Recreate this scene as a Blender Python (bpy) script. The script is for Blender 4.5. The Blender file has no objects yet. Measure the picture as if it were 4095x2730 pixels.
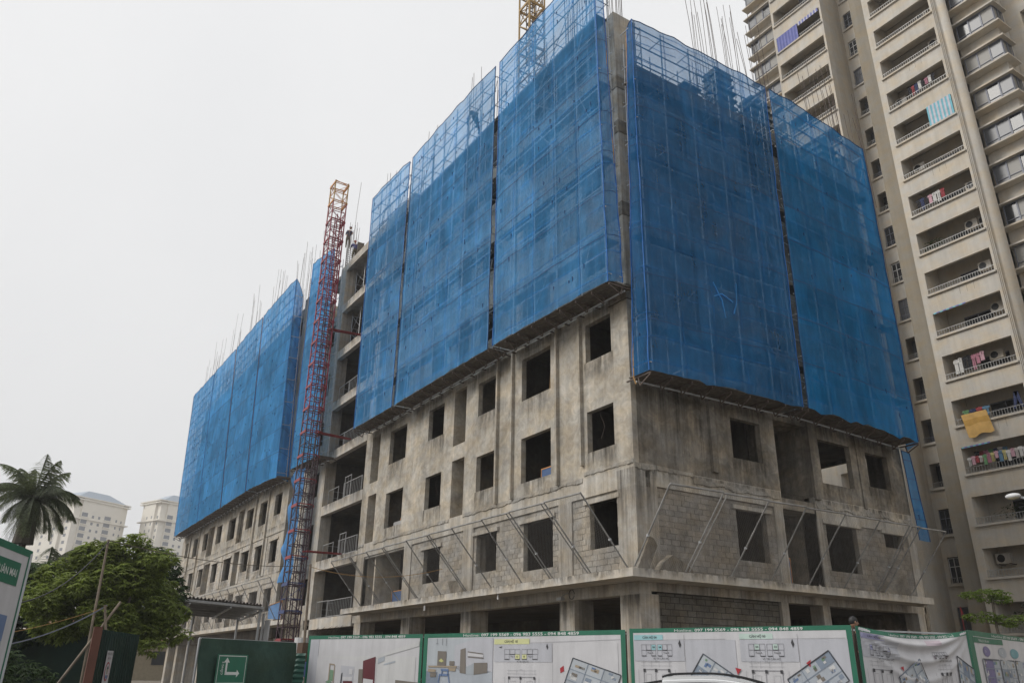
import bpy, math, random
from mathutils import Matrix, Vector, noise
R = math.radians
random.seed(7)
scn = bpy.context.scene
col = scn.collection

# ------------------------------------------------------------------ camera
CAMP = (20.251, -17.858, 1.6)
def cam_axes():
    p, y, r = R(22.7197), R(-57.6859), R(0.9048)
    cp, sp, cy, sy = math.cos(p), math.sin(p), math.cos(y), math.sin(y)
    fw = Vector((sy*cp, cy*cp, sp)); rt = Vector((cy, -sy, 0)); up = rt.cross(fw)
    c, s = math.cos(r), math.sin(r)
    return fw, c*rt + s*up, -s*rt + c*up
fw, rt, up = cam_axes()
cam = bpy.data.cameras.new('camera'); co = bpy.data.objects.new('camera', cam); col.objects.link(co)
cam.sensor_width = 36; cam.lens = 27.735; cam.clip_start = 0.1; cam.clip_end = 3000
mt = Matrix((rt, up, -fw)).transposed().to_4x4(); mt.translation = CAMP
co.matrix_world = mt
scn.camera = co

# ------------------------------------------------------------------ sky and sun (overcast)
SUN_EL, SUN_AZ = R(38), R(-160)        # azimuth from +Y towards +X ; light comes from the street side, left of the camera
w = bpy.data.worlds.new('World'); scn.world = w; w.use_nodes = True
nt = w.node_tree; nt.nodes.clear()
out = nt.nodes.new('ShaderNodeOutputWorld'); bg = nt.nodes.new('ShaderNodeBackground')
sky = nt.nodes.new('ShaderNodeTexSky'); sky.sky_type = 'NISHITA'; sky.sun_disc = False
sky.sun_elevation = SUN_EL; sky.sun_rotation = SUN_AZ; sky.dust_density = 4; sky.air_density = 1.5
hs = nt.nodes.new('ShaderNodeHueSaturation'); hs.inputs['Saturation'].default_value = 0.12
nt.links.new(sky.outputs[0], hs.inputs['Color'])
tc = nt.nodes.new('ShaderNodeTexCoord'); sx = nt.nodes.new('ShaderNodeSeparateXYZ')
nt.links.new(tc.outputs['Generated'], sx.inputs[0])
rmp = nt.nodes.new('ShaderNodeValToRGB')
e = rmp.color_ramp.elements
e[0].position = 0.0; e[0].color = (7.2, 7.2, 7.25, 1)
e[1].position = 0.75; e[1].color = (8.1, 8.13, 8.2, 1)
nt.links.new(sx.outputs['Z'], rmp.inputs[0])
mx = nt.nodes.new('ShaderNodeMix'); mx.data_type = 'RGBA'; mx.inputs[0].default_value = 0.93
nt.links.new(hs.outputs[0], mx.inputs[6]); nt.links.new(rmp.outputs[0], mx.inputs[7])
cn_ = nt.nodes.new('ShaderNodeTexNoise'); cn_.inputs['Scale'].default_value = 1.6; cn_.inputs['Detail'].default_value = 5; nt.links.new(tc.outputs['Generated'], cn_.inputs['Vector'])
cr_ = nt.nodes.new('ShaderNodeValToRGB'); cr_.color_ramp.elements[0].position = .35; cr_.color_ramp.elements[0].color = (.965, .967, .972, 1); cr_.color_ramp.elements[1].position = .65; cr_.color_ramp.elements[1].color = (1.03, 1.028, 1.025, 1)
nt.links.new(cn_.outputs['Fac'], cr_.inputs[0])
cm_ = nt.nodes.new('ShaderNodeMix'); cm_.data_type = 'RGBA'; cm_.blend_type = 'MULTIPLY'; cm_.inputs[0].default_value = 1
nt.links.new(mx.outputs[2], cm_.inputs[6]); nt.links.new(cr_.outputs[0], cm_.inputs[7]); mx = cm_
bg.inputs['Strength'].default_value = 0.083
nt.links.new(mx.outputs[2], bg.inputs['Color']); nt.links.new(bg.outputs[0], out.inputs[0])
sl = bpy.data.lights.new('sun', 'SUN'); sl.energy = 1.5; sl.angle = R(24); sl.color = (1, .965, .91)
so = bpy.data.objects.new('sun', sl); col.objects.link(so)
sd = Vector((math.sin(SUN_AZ)*math.cos(SUN_EL), math.cos(SUN_AZ)*math.cos(SUN_EL), math.sin(SUN_EL)))
so.rotation_euler = sd.to_track_quat('Z', 'Y').to_euler()
scn.view_settings.view_transform = 'Standard'; scn.view_settings.look = 'None'
scn.view_settings.exposure = 0.48; scn.view_settings.gamma = 1
scn.view_settings.use_curve_mapping = False
scn.render.engine = 'CYCLES'
scn.cycles.transparent_max_bounces = 24
scn.cycles.max_bounces = 6

# ------------------------------------------------------------------ helpers
OFF = {}
def tag(o, label=None, cat=None, group=None, kind=None):
    if label: o['label'] = label
    if cat: o['category'] = cat
    if group: o['group'] = group
    if kind: o['kind'] = kind
    return o
def empty(name, loc, label=None, cat=None, group=None):
    o = bpy.data.objects.new(name, None); col.objects.link(o); o.location = loc
    o.empty_display_size = .2
    OFF[o.name] = Vector(loc)
    return tag(o, label, cat, group)
class MB:
    def __init__(s): s.v = []; s.f = []; s.m = []; s.uv = None
    def add(s, vs, fs, mi=0):
        n = len(s.v); s.v += [tuple(p) for p in vs]; s.f += [tuple(i+n for i in f) for f in fs]; s.m += [mi]*len(fs); return s
    def poly(s, pts, mi=0): return s.add(pts, [tuple(range(len(pts)))], mi)
    def box(s, x0, x1, y0, y1, z0, z1, mi=0):
        return s.add([(x0,y0,z0),(x1,y0,z0),(x1,y1,z0),(x0,y1,z0),(x0,y0,z1),(x1,y0,z1),(x1,y1,z1),(x0,y1,z1)],
                     [(3,2,1,0),(4,5,6,7),(0,1,5,4),(1,2,6,5),(2,3,7,6),(3,0,4,7)], mi)
    def tube(s, p, q, r, n=6, mi=0, r2=None):
        p, q = Vector(p), Vector(q); d = (q-p)
        if d.length < 1e-6: return s
        d.normalize(); a = d.cross(Vector((0,0,1)))
        if a.length < .01: a = d.cross(Vector((1,0,0)))
        a.normalize(); b = d.cross(a); r2 = r if r2 is None else r2
        vs = []
        for (c, rr) in ((p, r), (q, r2)):
            for i in range(n):
                t = 2*math.pi*(i+.5)/n; vs.append(c + rr*(math.cos(t)*a + math.sin(t)*b))
        fs = [(i, (i+1) % n, n+(i+1) % n, n+i) for i in range(n)] + [tuple(range(n))[::-1], tuple(range(n, 2*n))]
        return s.add(vs, fs, mi)
    def path(s, pts, r, n=5, mi=0):
        for a, b in zip(pts[:-1], pts[1:]): s.tube(a, b, r, n, mi)
        return s
    def ball(s, c, rx, ry=None, rz=None, n=10, mi=0):
        ry = ry or rx; rz = rz or rx; h = max(4, n//2); vs = [(c[0], c[1], c[2]-rz)]
        for j in range(1, h):
            ph = math.pi*j/h
            for i in range(n):
                t = 2*math.pi*i/n; vs.append((c[0]+rx*math.sin(ph)*math.cos(t), c[1]+ry*math.sin(ph)*math.sin(t), c[2]-rz*math.cos(ph)))
        vs.append((c[0], c[1], c[2]+rz)); L = len(vs)-1
        fs = [(0, 1+(i+1) % n, 1+i) for i in range(n)]
        for j in range(h-2):
            for i in range(n):
                a = 1+j*n; fs.append((a+i, a+(i+1) % n, a+n+(i+1) % n, a+n+i))
        a = 1+(h-2)*n; fs += [(a+i, a+(i+1) % n, L) for i in range(n)]
        return s.add(vs, fs, mi)
    def build(s, name, mat, parent=None, smooth=False):
        me = bpy.data.meshes.new(name)
        off = OFF.get(parent.name, Vector((0,0,0))) if parent else Vector((0,0,0))
        me.from_pydata([(x-off[0], y-off[1], z-off[2]) for x, y, z in s.v], [], s.f)
        mats = mat if isinstance(mat, (list, tuple)) else [mat]
        for m_ in mats: me.materials.append(m_)
        if len(mats) > 1: me.polygons.foreach_set('material_index', s.m)
        if smooth: me.polygons.foreach_set('use_smooth', [True]*len(me.polygons))
        if s.uv:
            ul = me.uv_layers.new(name='UVMap')
            for lp in me.loops: ul.data[lp.index].uv = s.uv[lp.vertex_index]
        o = bpy.data.objects.new(name, me); col.objects.link(o)
        if parent: o.parent = parent
        OFF[o.name] = off
        return o
def thing1(mb, name, mat, label, cat, group=None, kind=None, smooth=False):
    """a thing that is one mesh, its origin at its own base"""
    xs = [p[0] for p in mb.v]; ys = [p[1] for p in mb.v]; zs = [p[2] for p in mb.v]
    c = ((min(xs)+max(xs))/2, (min(ys)+max(ys))/2, min(zs))
    mb.v = [(x-c[0], y-c[1], z-c[2]) for x, y, z in mb.v]
    o = mb.build(name, mat, None, smooth); o.location = c
    OFF[o.name] = Vector(c)
    return tag(o, label, cat, group, kind)

# ------------------------------------------------------------------ materials
class NB:
    def __init__(s, name):
        s.m = bpy.data.materials.new(name); s.m.use_nodes = True; s.t = s.m.node_tree
        s.b = s.t.nodes['Principled BSDF']; s.out = s.t.nodes['Material Output']
        s.geo = None
    def n(s, ty, **kw):
        x = s.t.nodes.new(ty)
        for k, v in kw.items(): setattr(x, k, v)
        return x
    def l(s, a, b): s.t.links.new(a, b)
    def pos(s, scale=(1,1,1)):
        if not s.geo: s.geo = s.n('ShaderNodeNewGeometry')
        v = s.n('ShaderNodeVectorMath', operation='MULTIPLY'); v.inputs[1].default_value = scale
        s.l(s.geo.outputs['Position'], v.inputs[0]); return v.outputs[0]
    def noise(s, scale, vec, detail=4, rough=.55, dist=0):
        x = s.n('ShaderNodeTexNoise'); x.inputs['Scale'].default_value = scale; x.inputs['Detail'].default_value = detail
        x.inputs['Roughness'].default_value = rough; x.inputs['Distortion'].default_value = dist
        s.l(vec, x.inputs['Vector']); return x.outputs['Fac']
    def ramp(s, fac, stops):
        x = s.n('ShaderNodeValToRGB'); el = x.color_ramp.elements
        while len(el) < len(stops): el.new(.5)
        for e_, (p, c) in zip(el, stops):
            e_.position = p; e_.color = (c, c, c, 1) if isinstance(c, (int, float)) else (*c, 1)
        s.l(fac, x.inputs[0]); return x.outputs[0]
    def mul(s, a, b, fac=1.0, mode='MULTIPLY'):
        x = s.n('ShaderNodeMix', data_type='RGBA', blend_type=mode)
        if isinstance(fac, float): x.inputs[0].default_value = fac
        else: s.l(fac, x.inputs[0])
        for sock, i in ((a, 6), (b, 7)):
            if isinstance(sock, tuple): x.inputs[i].default_value = (*sock, 1)
            else: s.l(sock, x.inputs[i])
        return x.outputs[2]
    def bump(s, h, strength=.3, dist=.02):
        x = s.n('ShaderNodeBump'); x.inputs['Strength'].default_value = strength; x.inputs['Distance'].default_value = dist
        s.l(h, x.inputs['Height']); s.l(x.outputs[0], s.b.inputs['Normal'])
def plain(name, c, rough=.6, metal=0, var=.12, scale=3.0):
    k = NB(name); k.b.inputs['Roughness'].default_value = rough; k.b.inputs['Metallic'].default_value = metal
    if var:
        f = k.noise(scale, k.pos()); r = k.ramp(f, [(.3, 1-var), (.7, 1+var)])
        k.l(k.mul(c, r), k.b.inputs['Base Color'])
    else: k.b.inputs['Base Color'].default_value = (*c, 1)
    return k.m
def concrete(name, c, blotch=.22, streak=.25, fine=.1, bumpd=.012, board=0.0, grime=.0):
    k = NB(name); k.b.inputs['Roughness'].default_value = .92; k.b.inputs['Specular IOR Level'].default_value = .2
    p = k.pos()
    a = k.ramp(k.noise(.55, p, 6, .62, .8), [(.34, 1-blotch), (.66, 1+blotch)])
    b = k.ramp(k.noise(2.3, p, 5, .6, 1.5), [(.35, 1-blotch*.7), (.68, 1+blotch*.55)])
    st = k.ramp(k.noise(1.0, k.pos((2.6, 2.6, .16)), 5, .65), [(.36, 1-streak), (.62, 1+streak*.4)])
    fi = k.ramp(k.noise(26, p, 3, .7), [(.3, 1-fine), (.7, 1+fine)])
    warm = k.mul(c, (c[0]*1.05, c[1]*.965, c[2]*.84), k.ramp(k.noise(.9, k.pos((1,1,1.7)), 4), [(.4, 0.), (.65, 1.)]), 'MIX')
    x = k.mul(warm, a); x = k.mul(x, b); x = k.mul(x, st); x = k.mul(x, fi)
    # dark run-off stains with a shape of their own
    g = k.ramp(k.noise(1.0, k.pos((1.9, 1.9, .3)), 6, .7, .5), [(.60, 1.0), (.74, 1-grime)])
    x = k.mul(x, g)
    if board:
        wv = k.noise(9, k.pos((1, 1, .02)), 1)
        x = k.mul(x, k.ramp(wv, [(.38, 1-board), (.5, 1.04)]))
    k.l(x, k.b.inputs['Base Color'])
    h = k.noise(9, p, 6, .7); k.bump(h, .5, bumpd)
    return k.m
def netmat(name, c, alpha, dusty=.0, trans=.45):
    k = NB(name); t = k.t; t.nodes.remove(k.b)
    p = k.pos()
    v = k.ramp(k.noise(.5, p, 5, .6, .6), [(.32, .80), (.68, 1.2)])
    v2 = k.ramp(k.noise(1.0, k.pos((2.5, 2.5, .25)), 5, .6), [(.35, .86), (.65, 1.12)])
    colr = k.mul(k.mul(c, v), v2)
    fl_ = k.n('ShaderNodeVectorMath', operation='FLOOR'); wr = k.n('ShaderNodeVectorMath', operation='ADD'); wr.inputs[1].default_value = (.3, .3, .1); k.l(k.pos((.30, .30, .52)), wr.inputs[0]); k.l(wr.outputs[0], fl_.inputs[0])
    wn = k.n('ShaderNodeTexWhiteNoise', noise_dimensions='3D'); k.l(fl_.outputs[0], wn.inputs['Vector'])
    colr = k.mul(colr, k.ramp(wn.outputs['Value'], [(0, .84), (1, 1.14)]))
    d1 = k.ramp(k.noise(.35, k.pos((1, 1, .8)), 4, .6, 1.), [(.56, 0.), (.78, dusty)])
    colr = k.mul(colr, (.20, .17, .14), d1, 'MIX')
    df = k.n('ShaderNodeBsdfDiffuse'); tr = k.n('ShaderNodeBsdfTranslucent'); k.l(colr, df.inputs[0]); k.l(colr, tr.inputs[0])
    m1 = k.n('ShaderNodeMixShader'); m1.inputs[0].default_value = trans; k.l(df.outputs[0], m1.inputs[1]); k.l(tr.outputs[0], m1.inputs[2])
    k.l(bp.outputs[0], tr.inputs['Normal']) if False else None
    tp = k.n('ShaderNodeBsdfTransparent'); tp.inputs[0].default_value = (.84, .92, 1, 1)
    m2 = k.n('ShaderNodeMixShader')
    al = k.ramp(k.noise(1.3, k.pos((1, 1, .6)), 5, .65), [(.3, alpha-.07), (.7, min(1, alpha+.07))])
    k.l(al, m2.inputs[0]); k.l(tp.outputs[0], m2.inputs[1]); k.l(m1.outputs[0], m2.inputs[2])
    k.l(m2.outputs[0], k.out.inputs[0])
    bp = k.n('ShaderNodeBump'); bp.inputs['Strength'].default_value = .7; bp.inputs['Distance'].default_value = .10
    k.l(k.noise(2.4, k.pos((1, 1, .55)), 6, .62, 1.2), bp.inputs['Height']); k.l(bp.outputs[0], df.inputs['Normal'])
    return k.m
def chainmat():
    k = NB('chain_link_wire'); t = k.t
    uv = k.n('ShaderNodeTexCoord'); s = k.n('ShaderNodeSeparateXYZ'); k.l(uv.outputs['UV'], s.inputs[0])
    def mth(op, a, b):
        x = k.n('ShaderNodeMath', operation=op)
        for i, q in enumerate((a, b)):
            if q is None: continue
            if isinstance(q, (int, float)): x.inputs[i].default_value = q
            else: k.l(q, x.inputs[i])
        return x.outputs[0]
    S = 11.0
    a = mth('LESS_THAN', mth('FRACT', mth('MULTIPLY', mth('ADD', s.outputs[0], s.outputs[1]), S), None), .10)
    b = mth('LESS_THAN', mth('FRACT', mth('MULTIPLY', mth('SUBTRACT', s.outputs[0], s.outputs[1]), S), None), .10)
    al = mth('MAXIMUM', a, b)
    k.l(al, k.b.inputs['Alpha']); k.b.inputs['Base Color'].default_value = (.24, .23, .22, 1); k.b.inputs['Roughness'].default_value = .6
    return k.m
M = {}
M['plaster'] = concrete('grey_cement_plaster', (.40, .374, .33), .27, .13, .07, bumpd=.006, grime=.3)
M['plaster_dark'] = concrete('weathered_shaded_plaster', (.225, .206, .178), .36, .32, .1, grime=.58)  # weathered side-face plaster, base darkened to carry that face's shade
M['conc'] = concrete('cast_concrete', (.415, .393, .355), .16, .22, .08, board=.1, grime=.35)
M['conc2'] = concrete('board_marked_concrete', (.38, .358, .324), .18, .30, .08, board=.16, grime=.4)
M['inner'] = concrete('shaded_interior_concrete', (.13, .12, .11), .2, .15, .1)  # indoor shade put into the colour, far darker than the outer concrete
M['brick'] = concrete('grey_concrete_brick', (.33, .312, .285), .22, .1, .12, .01)
M['brick2'] = concrete('pale_concrete_brick', (.46, .43, .39), .25, .1, .16, .01)
M['brick_side'] = concrete('shaded_side_brick', (.26, .243, .22), .25, .1, .12, .01)  # the grey brick again, darkened for the shaded side face
M['mortar_side'] = concrete('shaded_side_mortar', (.20, .185, .165), .3, .1, .2, .02)  # cement mortar with the side face's shade in its colour
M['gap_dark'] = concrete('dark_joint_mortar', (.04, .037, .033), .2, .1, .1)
M['brick_dark'] = concrete('shaded_concrete_brick', (.13, .122, .108), .25, .1, .14, .01)  # ground-storey shade painted into the brick colour
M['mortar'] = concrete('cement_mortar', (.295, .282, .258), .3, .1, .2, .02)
M['cream'] = concrete('cream_painted_render', (.50, .472, .425), .05, .09, .02, .003, grime=.10)
M['cream_side'] = M['cream']
M['brown'] = concrete('taupe_painted_render', (.25, .228, .19), .05, .08, .04, .004, grime=.1)
M['ledge_w'] = concrete('pale_painted_concrete', (.50, .475, .435), .08, .2, .03, .004, grime=.25)
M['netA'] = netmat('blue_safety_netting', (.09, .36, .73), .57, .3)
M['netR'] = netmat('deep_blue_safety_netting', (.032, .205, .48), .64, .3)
M['netR2'] = netmat('bright_blue_safety_netting', (.02, .255, .59), .68, .1)
M['netF'] = netmat('faded_blue_safety_netting', (.085, .35, .70), .84, .2)
M['tarp'] = netmat('blue_tarpaulin', (.12, .31, .62), .985, .0, .3)
M['seam'] = plain('blue_net_seam', (.006, .07, .20), .8)
M['rope'] = plain('bright_blue_rope', (.01, .13, .42), .7)
M['tube'] = plain('galvanised_tube', (.42, .43, .44), .5, .3)
M['post'] = plain('dull_steel_pipe', (.27, .265, .255), .6, .2, .35, 2.5)
M['tube_rust'] = plain('rusty_tube', (.10, .075, .06), .8)
M['tube_light'] = plain('light_galvanised_rail', (.52, .52, .51), .5, .2)
M['wood'] = plain('weathered_timber', (.135, .115, .092), .85, 0, .35, 6)
M['wood_y'] = plain('yellow_timber', (.36, .21, .08), .8, 0, .25, 6)
M['bamboo'] = plain('dry_bamboo', (.19, .15, .11), .7, 0, .3, 4)
M['rebar'] = plain('rebar_steel', (.11, .085, .075), .8, .2)
M['red'] = plain('dark_red_paint', (.24, .018, .04), .55)
M['redb'] = plain('red_paint', (.23, .02, .025), .5)
M['orange'] = plain('orange_paint', (.55, .25, .08), .55)
M['yellow'] = plain('yellow_crane_paint', (.33, .20, .05), .55)
M['darkred'] = plain('dark_steel', (.055, .03, .04), .6)
M['navy'] = plain('navy_paint', (.02, .04, .14), .5)
M['metalw'] = plain('pale_steel_rail', (.36, .36, .355), .45, .2)
M['black'] = plain('black_rubber', (.012, .012, .013), .6)
M['frame'] = plain('grey_window_frame', (.15, .16, .20), .5)
M['white'] = plain('white_paint', (.62, .62, .62), .5, 0, .04)
M['chain'] = chainmat()
def glassmat(name, c, r=.12):
    k = NB(name); k.b.inputs['Base Color'].default_value = (*c, 1); k.b.inputs['Roughness'].default_value = r
    k.b.inputs['Specular IOR Level'].default_value = .4
    return k.m
M['glass'] = glassmat('window_glass', (.10, .105, .115), .3); M['glass_dark'] = glassmat('dark_window_glass', (.03, .032, .036))
M['glass_pale'] = glassmat('window_glass_pale_curtain', (.27, .26, .24), .5)

# ------------------------------------------------------------------ walls with openings
def cell_pts(axis, c, sgn):
    if axis == 'y': return lambda u, z, d: (u, c+d*sgn, z)
    return lambda u, z, d: (c+d*sgn, u, z)
def facade(mb, axis, c, u0, u1, z0, z1, holes, t=.22, sgn=1, mi=0):
    P = cell_pts(axis, c, sgn)
    us = sorted(set([u0, u1] + [min(max(h[i], u0), u1) for h in holes for i in (0, 1)]))
    zs = sorted(set([z0, z1] + [min(max(h[i], z0), z1) for h in holes for i in (2, 3)]))
    nu, nz = len(us)-1, len(zs)-1
    def solid(i, j):
        if i < 0 or j < 0 or i >= nu or j >= nz: return False
        uc, zc = (us[i]+us[i+1])/2, (zs[j]+zs[j+1])/2
        return not any(h[0] < uc < h[1] and h[2] < zc < h[3] for h in holes)
    for i in range(nu):
        for j in range(nz):
            if not solid(i, j): continue
            a, b, p, q = us[i], us[i+1], zs[j], zs[j+1]
            mb.poly([P(a,p,0), P(b,p,0), P(b,q,0), P(a,q,0)], mi); mb.poly([P(a,p,t), P(a,q,t), P(b,q,t), P(b,p,t)], mi)
            if not solid(i-1, j): mb.poly([P(a,p,0), P(a,q,0), P(a,q,t), P(a,p,t)], mi)
            if not solid(i+1, j): mb.poly([P(b,p,0), P(b,p,t), P(b,q,t), P(b,q,0)], mi)
            if not solid(i, j-1): mb.poly([P(a,p,0), P(a,p,t), P(b,p,t), P(b,p,0)], mi)
            if not solid(i, j+1): mb.poly([P(a,q,0), P(b,q,0), P(b,q,t), P(a,q,t)], mi)

FL = [4.5, 8.05, 11.65, 15.3, 19.0, 22.9, 26.65, 30.2]

# ------------------------------------------------------------------ ground
g = MB(); n = 24
def gz(x, y): return 0.0
for i in range(n):
    for j in range(n):
        x0, x1 = -630+920*i/n, -630+920*(i+1)/n; y0, y1 = -410+820*j/n, -410+820*(j+1)/n
        g.poly([(x0,y0,0),(x1,y0,0),(x1,y1,0),(x0,y1,0)])
def groundmat(name, c):
    k = NB(name); k.b.inputs['Roughness'].default_value = .95
    a = k.ramp(k.noise(.3, k.pos(), 6, .6), [(.3, .75), (.7, 1.25)]); b = k.ramp(k.noise(14, k.pos(), 4, .7), [(.3, .8), (.7, 1.2)])
    k.l(k.mul(k.mul(c, a), b), k.b.inputs['Base Color']); k.bump(k.noise(20, k.pos(), 4, .7), .4, .02); return k.m
tag(g.build('ground', groundmat('packed_site_soil', (.16, .135, .105))), 'bare packed soil of the building site and its surroundings', None, None, 'structure')
# street in front of the hoarding, kerb and pavement (the street runs along the hoarding)
HA = Vector((-3.683, -9.576, 0)); HB = Vector((10.571, -4.209, 0)); HD = (HB-HA).normalized(); HN = Vector((HD.y, -HD.x, 0))
def strip(d0, d1, z0, z1, l0=-120, l1=90):
    m = MB(); c = HA
    p = [c+HD*l0+HN*d0, c+HD*l1+HN*d0, c+HD*l1+HN*d1, c+HD*l0+HN*d1]
    m.add([(q.x, q.y, z0) for q in p]+[(q.x, q.y, z1) for q in p], [(4,5,6,7),(0,1,5,4),(1,2,6,5),(2,3,7,6),(3,0,4,7)]); return m
tag(strip(.35, 1.5, .0, .125).build('pavement', groundmat('pavement_concrete', (.26, .25, .23))), 'narrow concrete pavement in front of the hoarding', None, None, 'structure')
tag(strip(1.5, 1.68, .0, .14).build('kerb', M['conc']), 'concrete kerb between pavement and street', None, None, 'structure')
tag(strip(1.68, 22, -.1, .004).build('road', groundmat('asphalt', (.05, .05, .05))), 'asphalt street in front of the building site', None, None, 'structure')
rm = MB()
for k_ in range(-30, 24):
    p0 = HA+HD*(k_*4.0)+HN*12; p1 = p0+HD*2; rm.poly([(*(p0).xy, .008), (*(p1).xy, .008), (*(p1+HN*.14).xy, .008), (*(p0+HN*.14).xy, .008)])
tag(rm.build('road_marking', M['white']), 'dashed white centre line of the street', None, None, 'structure')

# ------------------------------------------------------------------ near concrete block (under construction)
B1 = empty('concrete_building', (-16, 8, 0), 'near wing of the unfinished concrete building, its corner facing the street under blue nets', 'building')
B2 = empty('concrete_building', (-58, 8, 0), 'far wing of the unfinished grey concrete building, beyond the red hoist mast', 'building', None)
WX = [(-2.55,-.98,1.13,2.72), (-7.12,-4.94,.8,2.72), (-10.9,-9.33,1.08,2.72), (-16.1,-14.38,1.05,2.72), (-21.0,-18.78,.76,2.72)]
SL = [(-23.6,-22.42), (-13.28,-12.06)]
def winholes(fl, extra=()):
    return [(a, b, fl+c, fl+d) for a, b, c, d in WX] + [(a, b, fl+.14, fl+3.0) for a, b in SL]
holes = []
for i in range(1, 6):
    h = winholes(FL[i])
    if i == 5: h = [(a, b, c, min(d, 25.6)) for a, b, c, d in h]
    holes += h
m = MB(); facade(m, 'y', 0, -24.55, 0, 8.28, 26.3, holes, .24); m.build('wall', M['plaster'], B1)
RX = [(5.0,6.67,1.2,2.8), (10.2,12.32,.92,2.78), (13.4,14.98,1.18,2.7)]
rh = [(7.5, 9.5, 4.6, 26.0)]
for i in range(1, 6): rh += [(a, b, FL[i]+c, FL[i]+d) for a, b, c, d in RX]
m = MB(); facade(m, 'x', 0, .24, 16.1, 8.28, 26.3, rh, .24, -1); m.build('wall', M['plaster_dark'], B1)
# recess in the side wall: cheeks, back and slab edges
m = MB(); m.box(-2.6, -.24, 7.3, 7.5, 4.66, 26); m.box(-2.6, -.24, 9.5, 9.7, 4.66, 26); m.box(-2.8, -2.6, 7.3, 9.7, 4.66, 26)
for i in range(1, 7): m.box(-2.6, -.05, 7.5, 9.5, FL[i]-.42, FL[i])
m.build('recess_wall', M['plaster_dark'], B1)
# niches behind the tall slots of the street face
m = MB()
for a, b in SL:
    m.box(a-.15, a, .24, 1.6, 4.6, 26); m.box(b, b+.15, .24, 1.6, 4.6, 26); m.box(a-.15, b+.15, 1.6, 1.75, 4.6, 26)
    for i in range(1, 7): m.box(a, b, .05, 1.6, FL[i]-.3, FL[i])
m.build('niche_wall', M['plaster'], B1)
# ribs standing proud of the plaster
for x in (-9.02, -7.76, -4.42, -2.84):
    zb = 8.3 if x < -3 else 8.75
    MB().box(x-.05, x+.06, -.15, 0.0, zb, 26.2).build('rib', M['plaster'], B1)
for y in (3.75,):
    MB().box(0, .14, y, y+.28, 8.5, 26.2).build('rib', M['plaster_dark'], B1)
MB().box(0, .10, 9.52, 9.85, 8.2, 26.2).build('rib', M['plaster_dark'], B1)
MB().box(0, .05, 12.75, 12.95, 8.2, 11.6).build('rib', M['plaster_dark'], B1)
# ragged lower edge of the plaster
def rag(axis, c, sgn, u0, u1, z, seed, amp=.16):
    rnd = random.Random(seed); mb = MB(); u = u0
    while u < u1:
        w_ = rnd.uniform(.06, .2); lo = z-amp*(.5+.5*noise.noise(Vector((u*1.1, seed, 0))))-rnd.uniform(0, .03); d = rnd.uniform(.015, .045); hi = z+.07+.02*math.sin(u*2)
        u2 = min(u+w_, u1)
        if axis == 'y': mb.add([(u,c,lo),(u2,c,lo+rnd.uniform(-.05,.05)),(u2,c,hi),(u,c,hi),(u,c-d,lo+.02),(u2,c-d,lo+.03),(u2,c-d*.3,hi),(u,c-d*.3,hi)],[(4,5,6,7),(0,1,5,4),(1,2,6,5),(3,0,4,7),(2,3,7,6)])
        else: mb.add([(c,u,lo),(c,u2,lo+rnd.uniform(-.05,.05)),(c,u2,hi),(c,u,hi),(c+d,u,lo+.02),(c+d,u2,lo+.03),(c+d*.3,u2,hi),(c+d*.3,u,hi)],[(4,5,6,7),(0,1,5,4),(1,2,6,5),(3,0,4,7),(2,3,7,6)])
        u = u2
    return mb
for a, b, z, sd in ((-24.4,-23.7,8.22,1), (-22.3,-13.4,8.22,2), (-12,-2.9,8.24,3), (-2.8,-.02,8.42,4)):
    tag(rag('y', 0, 1, a, b, z, sd).build('plaster_edge', M['mortar'], B1), kind='stuff')
for a, b, z, sd in ((.02,2.8,8.28,5), (2.8,7.4,8.05,6), (9.6,16,7.98,7)):
    tag(rag('x', 0, 1, a, b, z, sd, .2).build('plaster_edge', M['mortar'], B1), kind='stuff')
# lower storeys of the street face: concrete frame with brick infill
L3 = [(-2.6,-1.05,5.64,7.28), (-6.97,-4.92,5.3,7.17), (-10.78,-9.07,5.55,7.17), (-15.95,-14.22,5.5,7.1), (-23.5,-18.2,4.66,7.45)]
m = MB(); facade(m, 'y', .07, -24.5, -.07, 4.67, 7.6, L3, .2); m.build('infill_wall', M['mortar'], B1)
R3 = [(4.92,6.55,5.42,7.3), (7.5,9.5,4.66,8.3), (10.08,12.05,5.45,7.3), (13.95,15.2,6.73,7.3)]
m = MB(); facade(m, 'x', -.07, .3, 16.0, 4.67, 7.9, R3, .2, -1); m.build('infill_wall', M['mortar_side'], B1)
for x0, x1 in ((-.95, 0), (-4.45,-3.62), (-11.9,-10.98), (-18.15,-17.3), (-24.55,-23.5)):
    MB().box(x0, x1, -.0 if x1 < 0 else 0.0, .7, 4.67, 7.55).build('column', M['conc2'], B1)
MB().box(-24.55, -.002, .004, .5, 7.55, 8.3).build('beam', M['conc'], B1)
for y0, y1 in ((.70, 1.0), (7.0, 7.5), (9.5, 9.82), (15.55, 16.1)):
    MB().box(-.7, .0, y0, y1, 4.67, 7.9).build('column', M['conc2'], B1)
MB().box(-.5, -.006, .72, 7.5, 7.62, 8.3).build('beam', M['conc'], B1)
MB().box(-.5, -.006, 9.5, 16.1, 7.4, 8.3).build('beam', M['conc'], B1)
for a, b, c, d in L3[:4]:
    MB().box(a-.25, b+.2, -.03, .25, d, d+.16).build('lintel', M['conc'], B1)
for a, b, c, d in (R3[0], R3[2], R3[3]):
    MB().box(-.25, .03, a-.25, b+.25, d, d+.15).build('lintel', M['conc'], B1)
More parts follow.
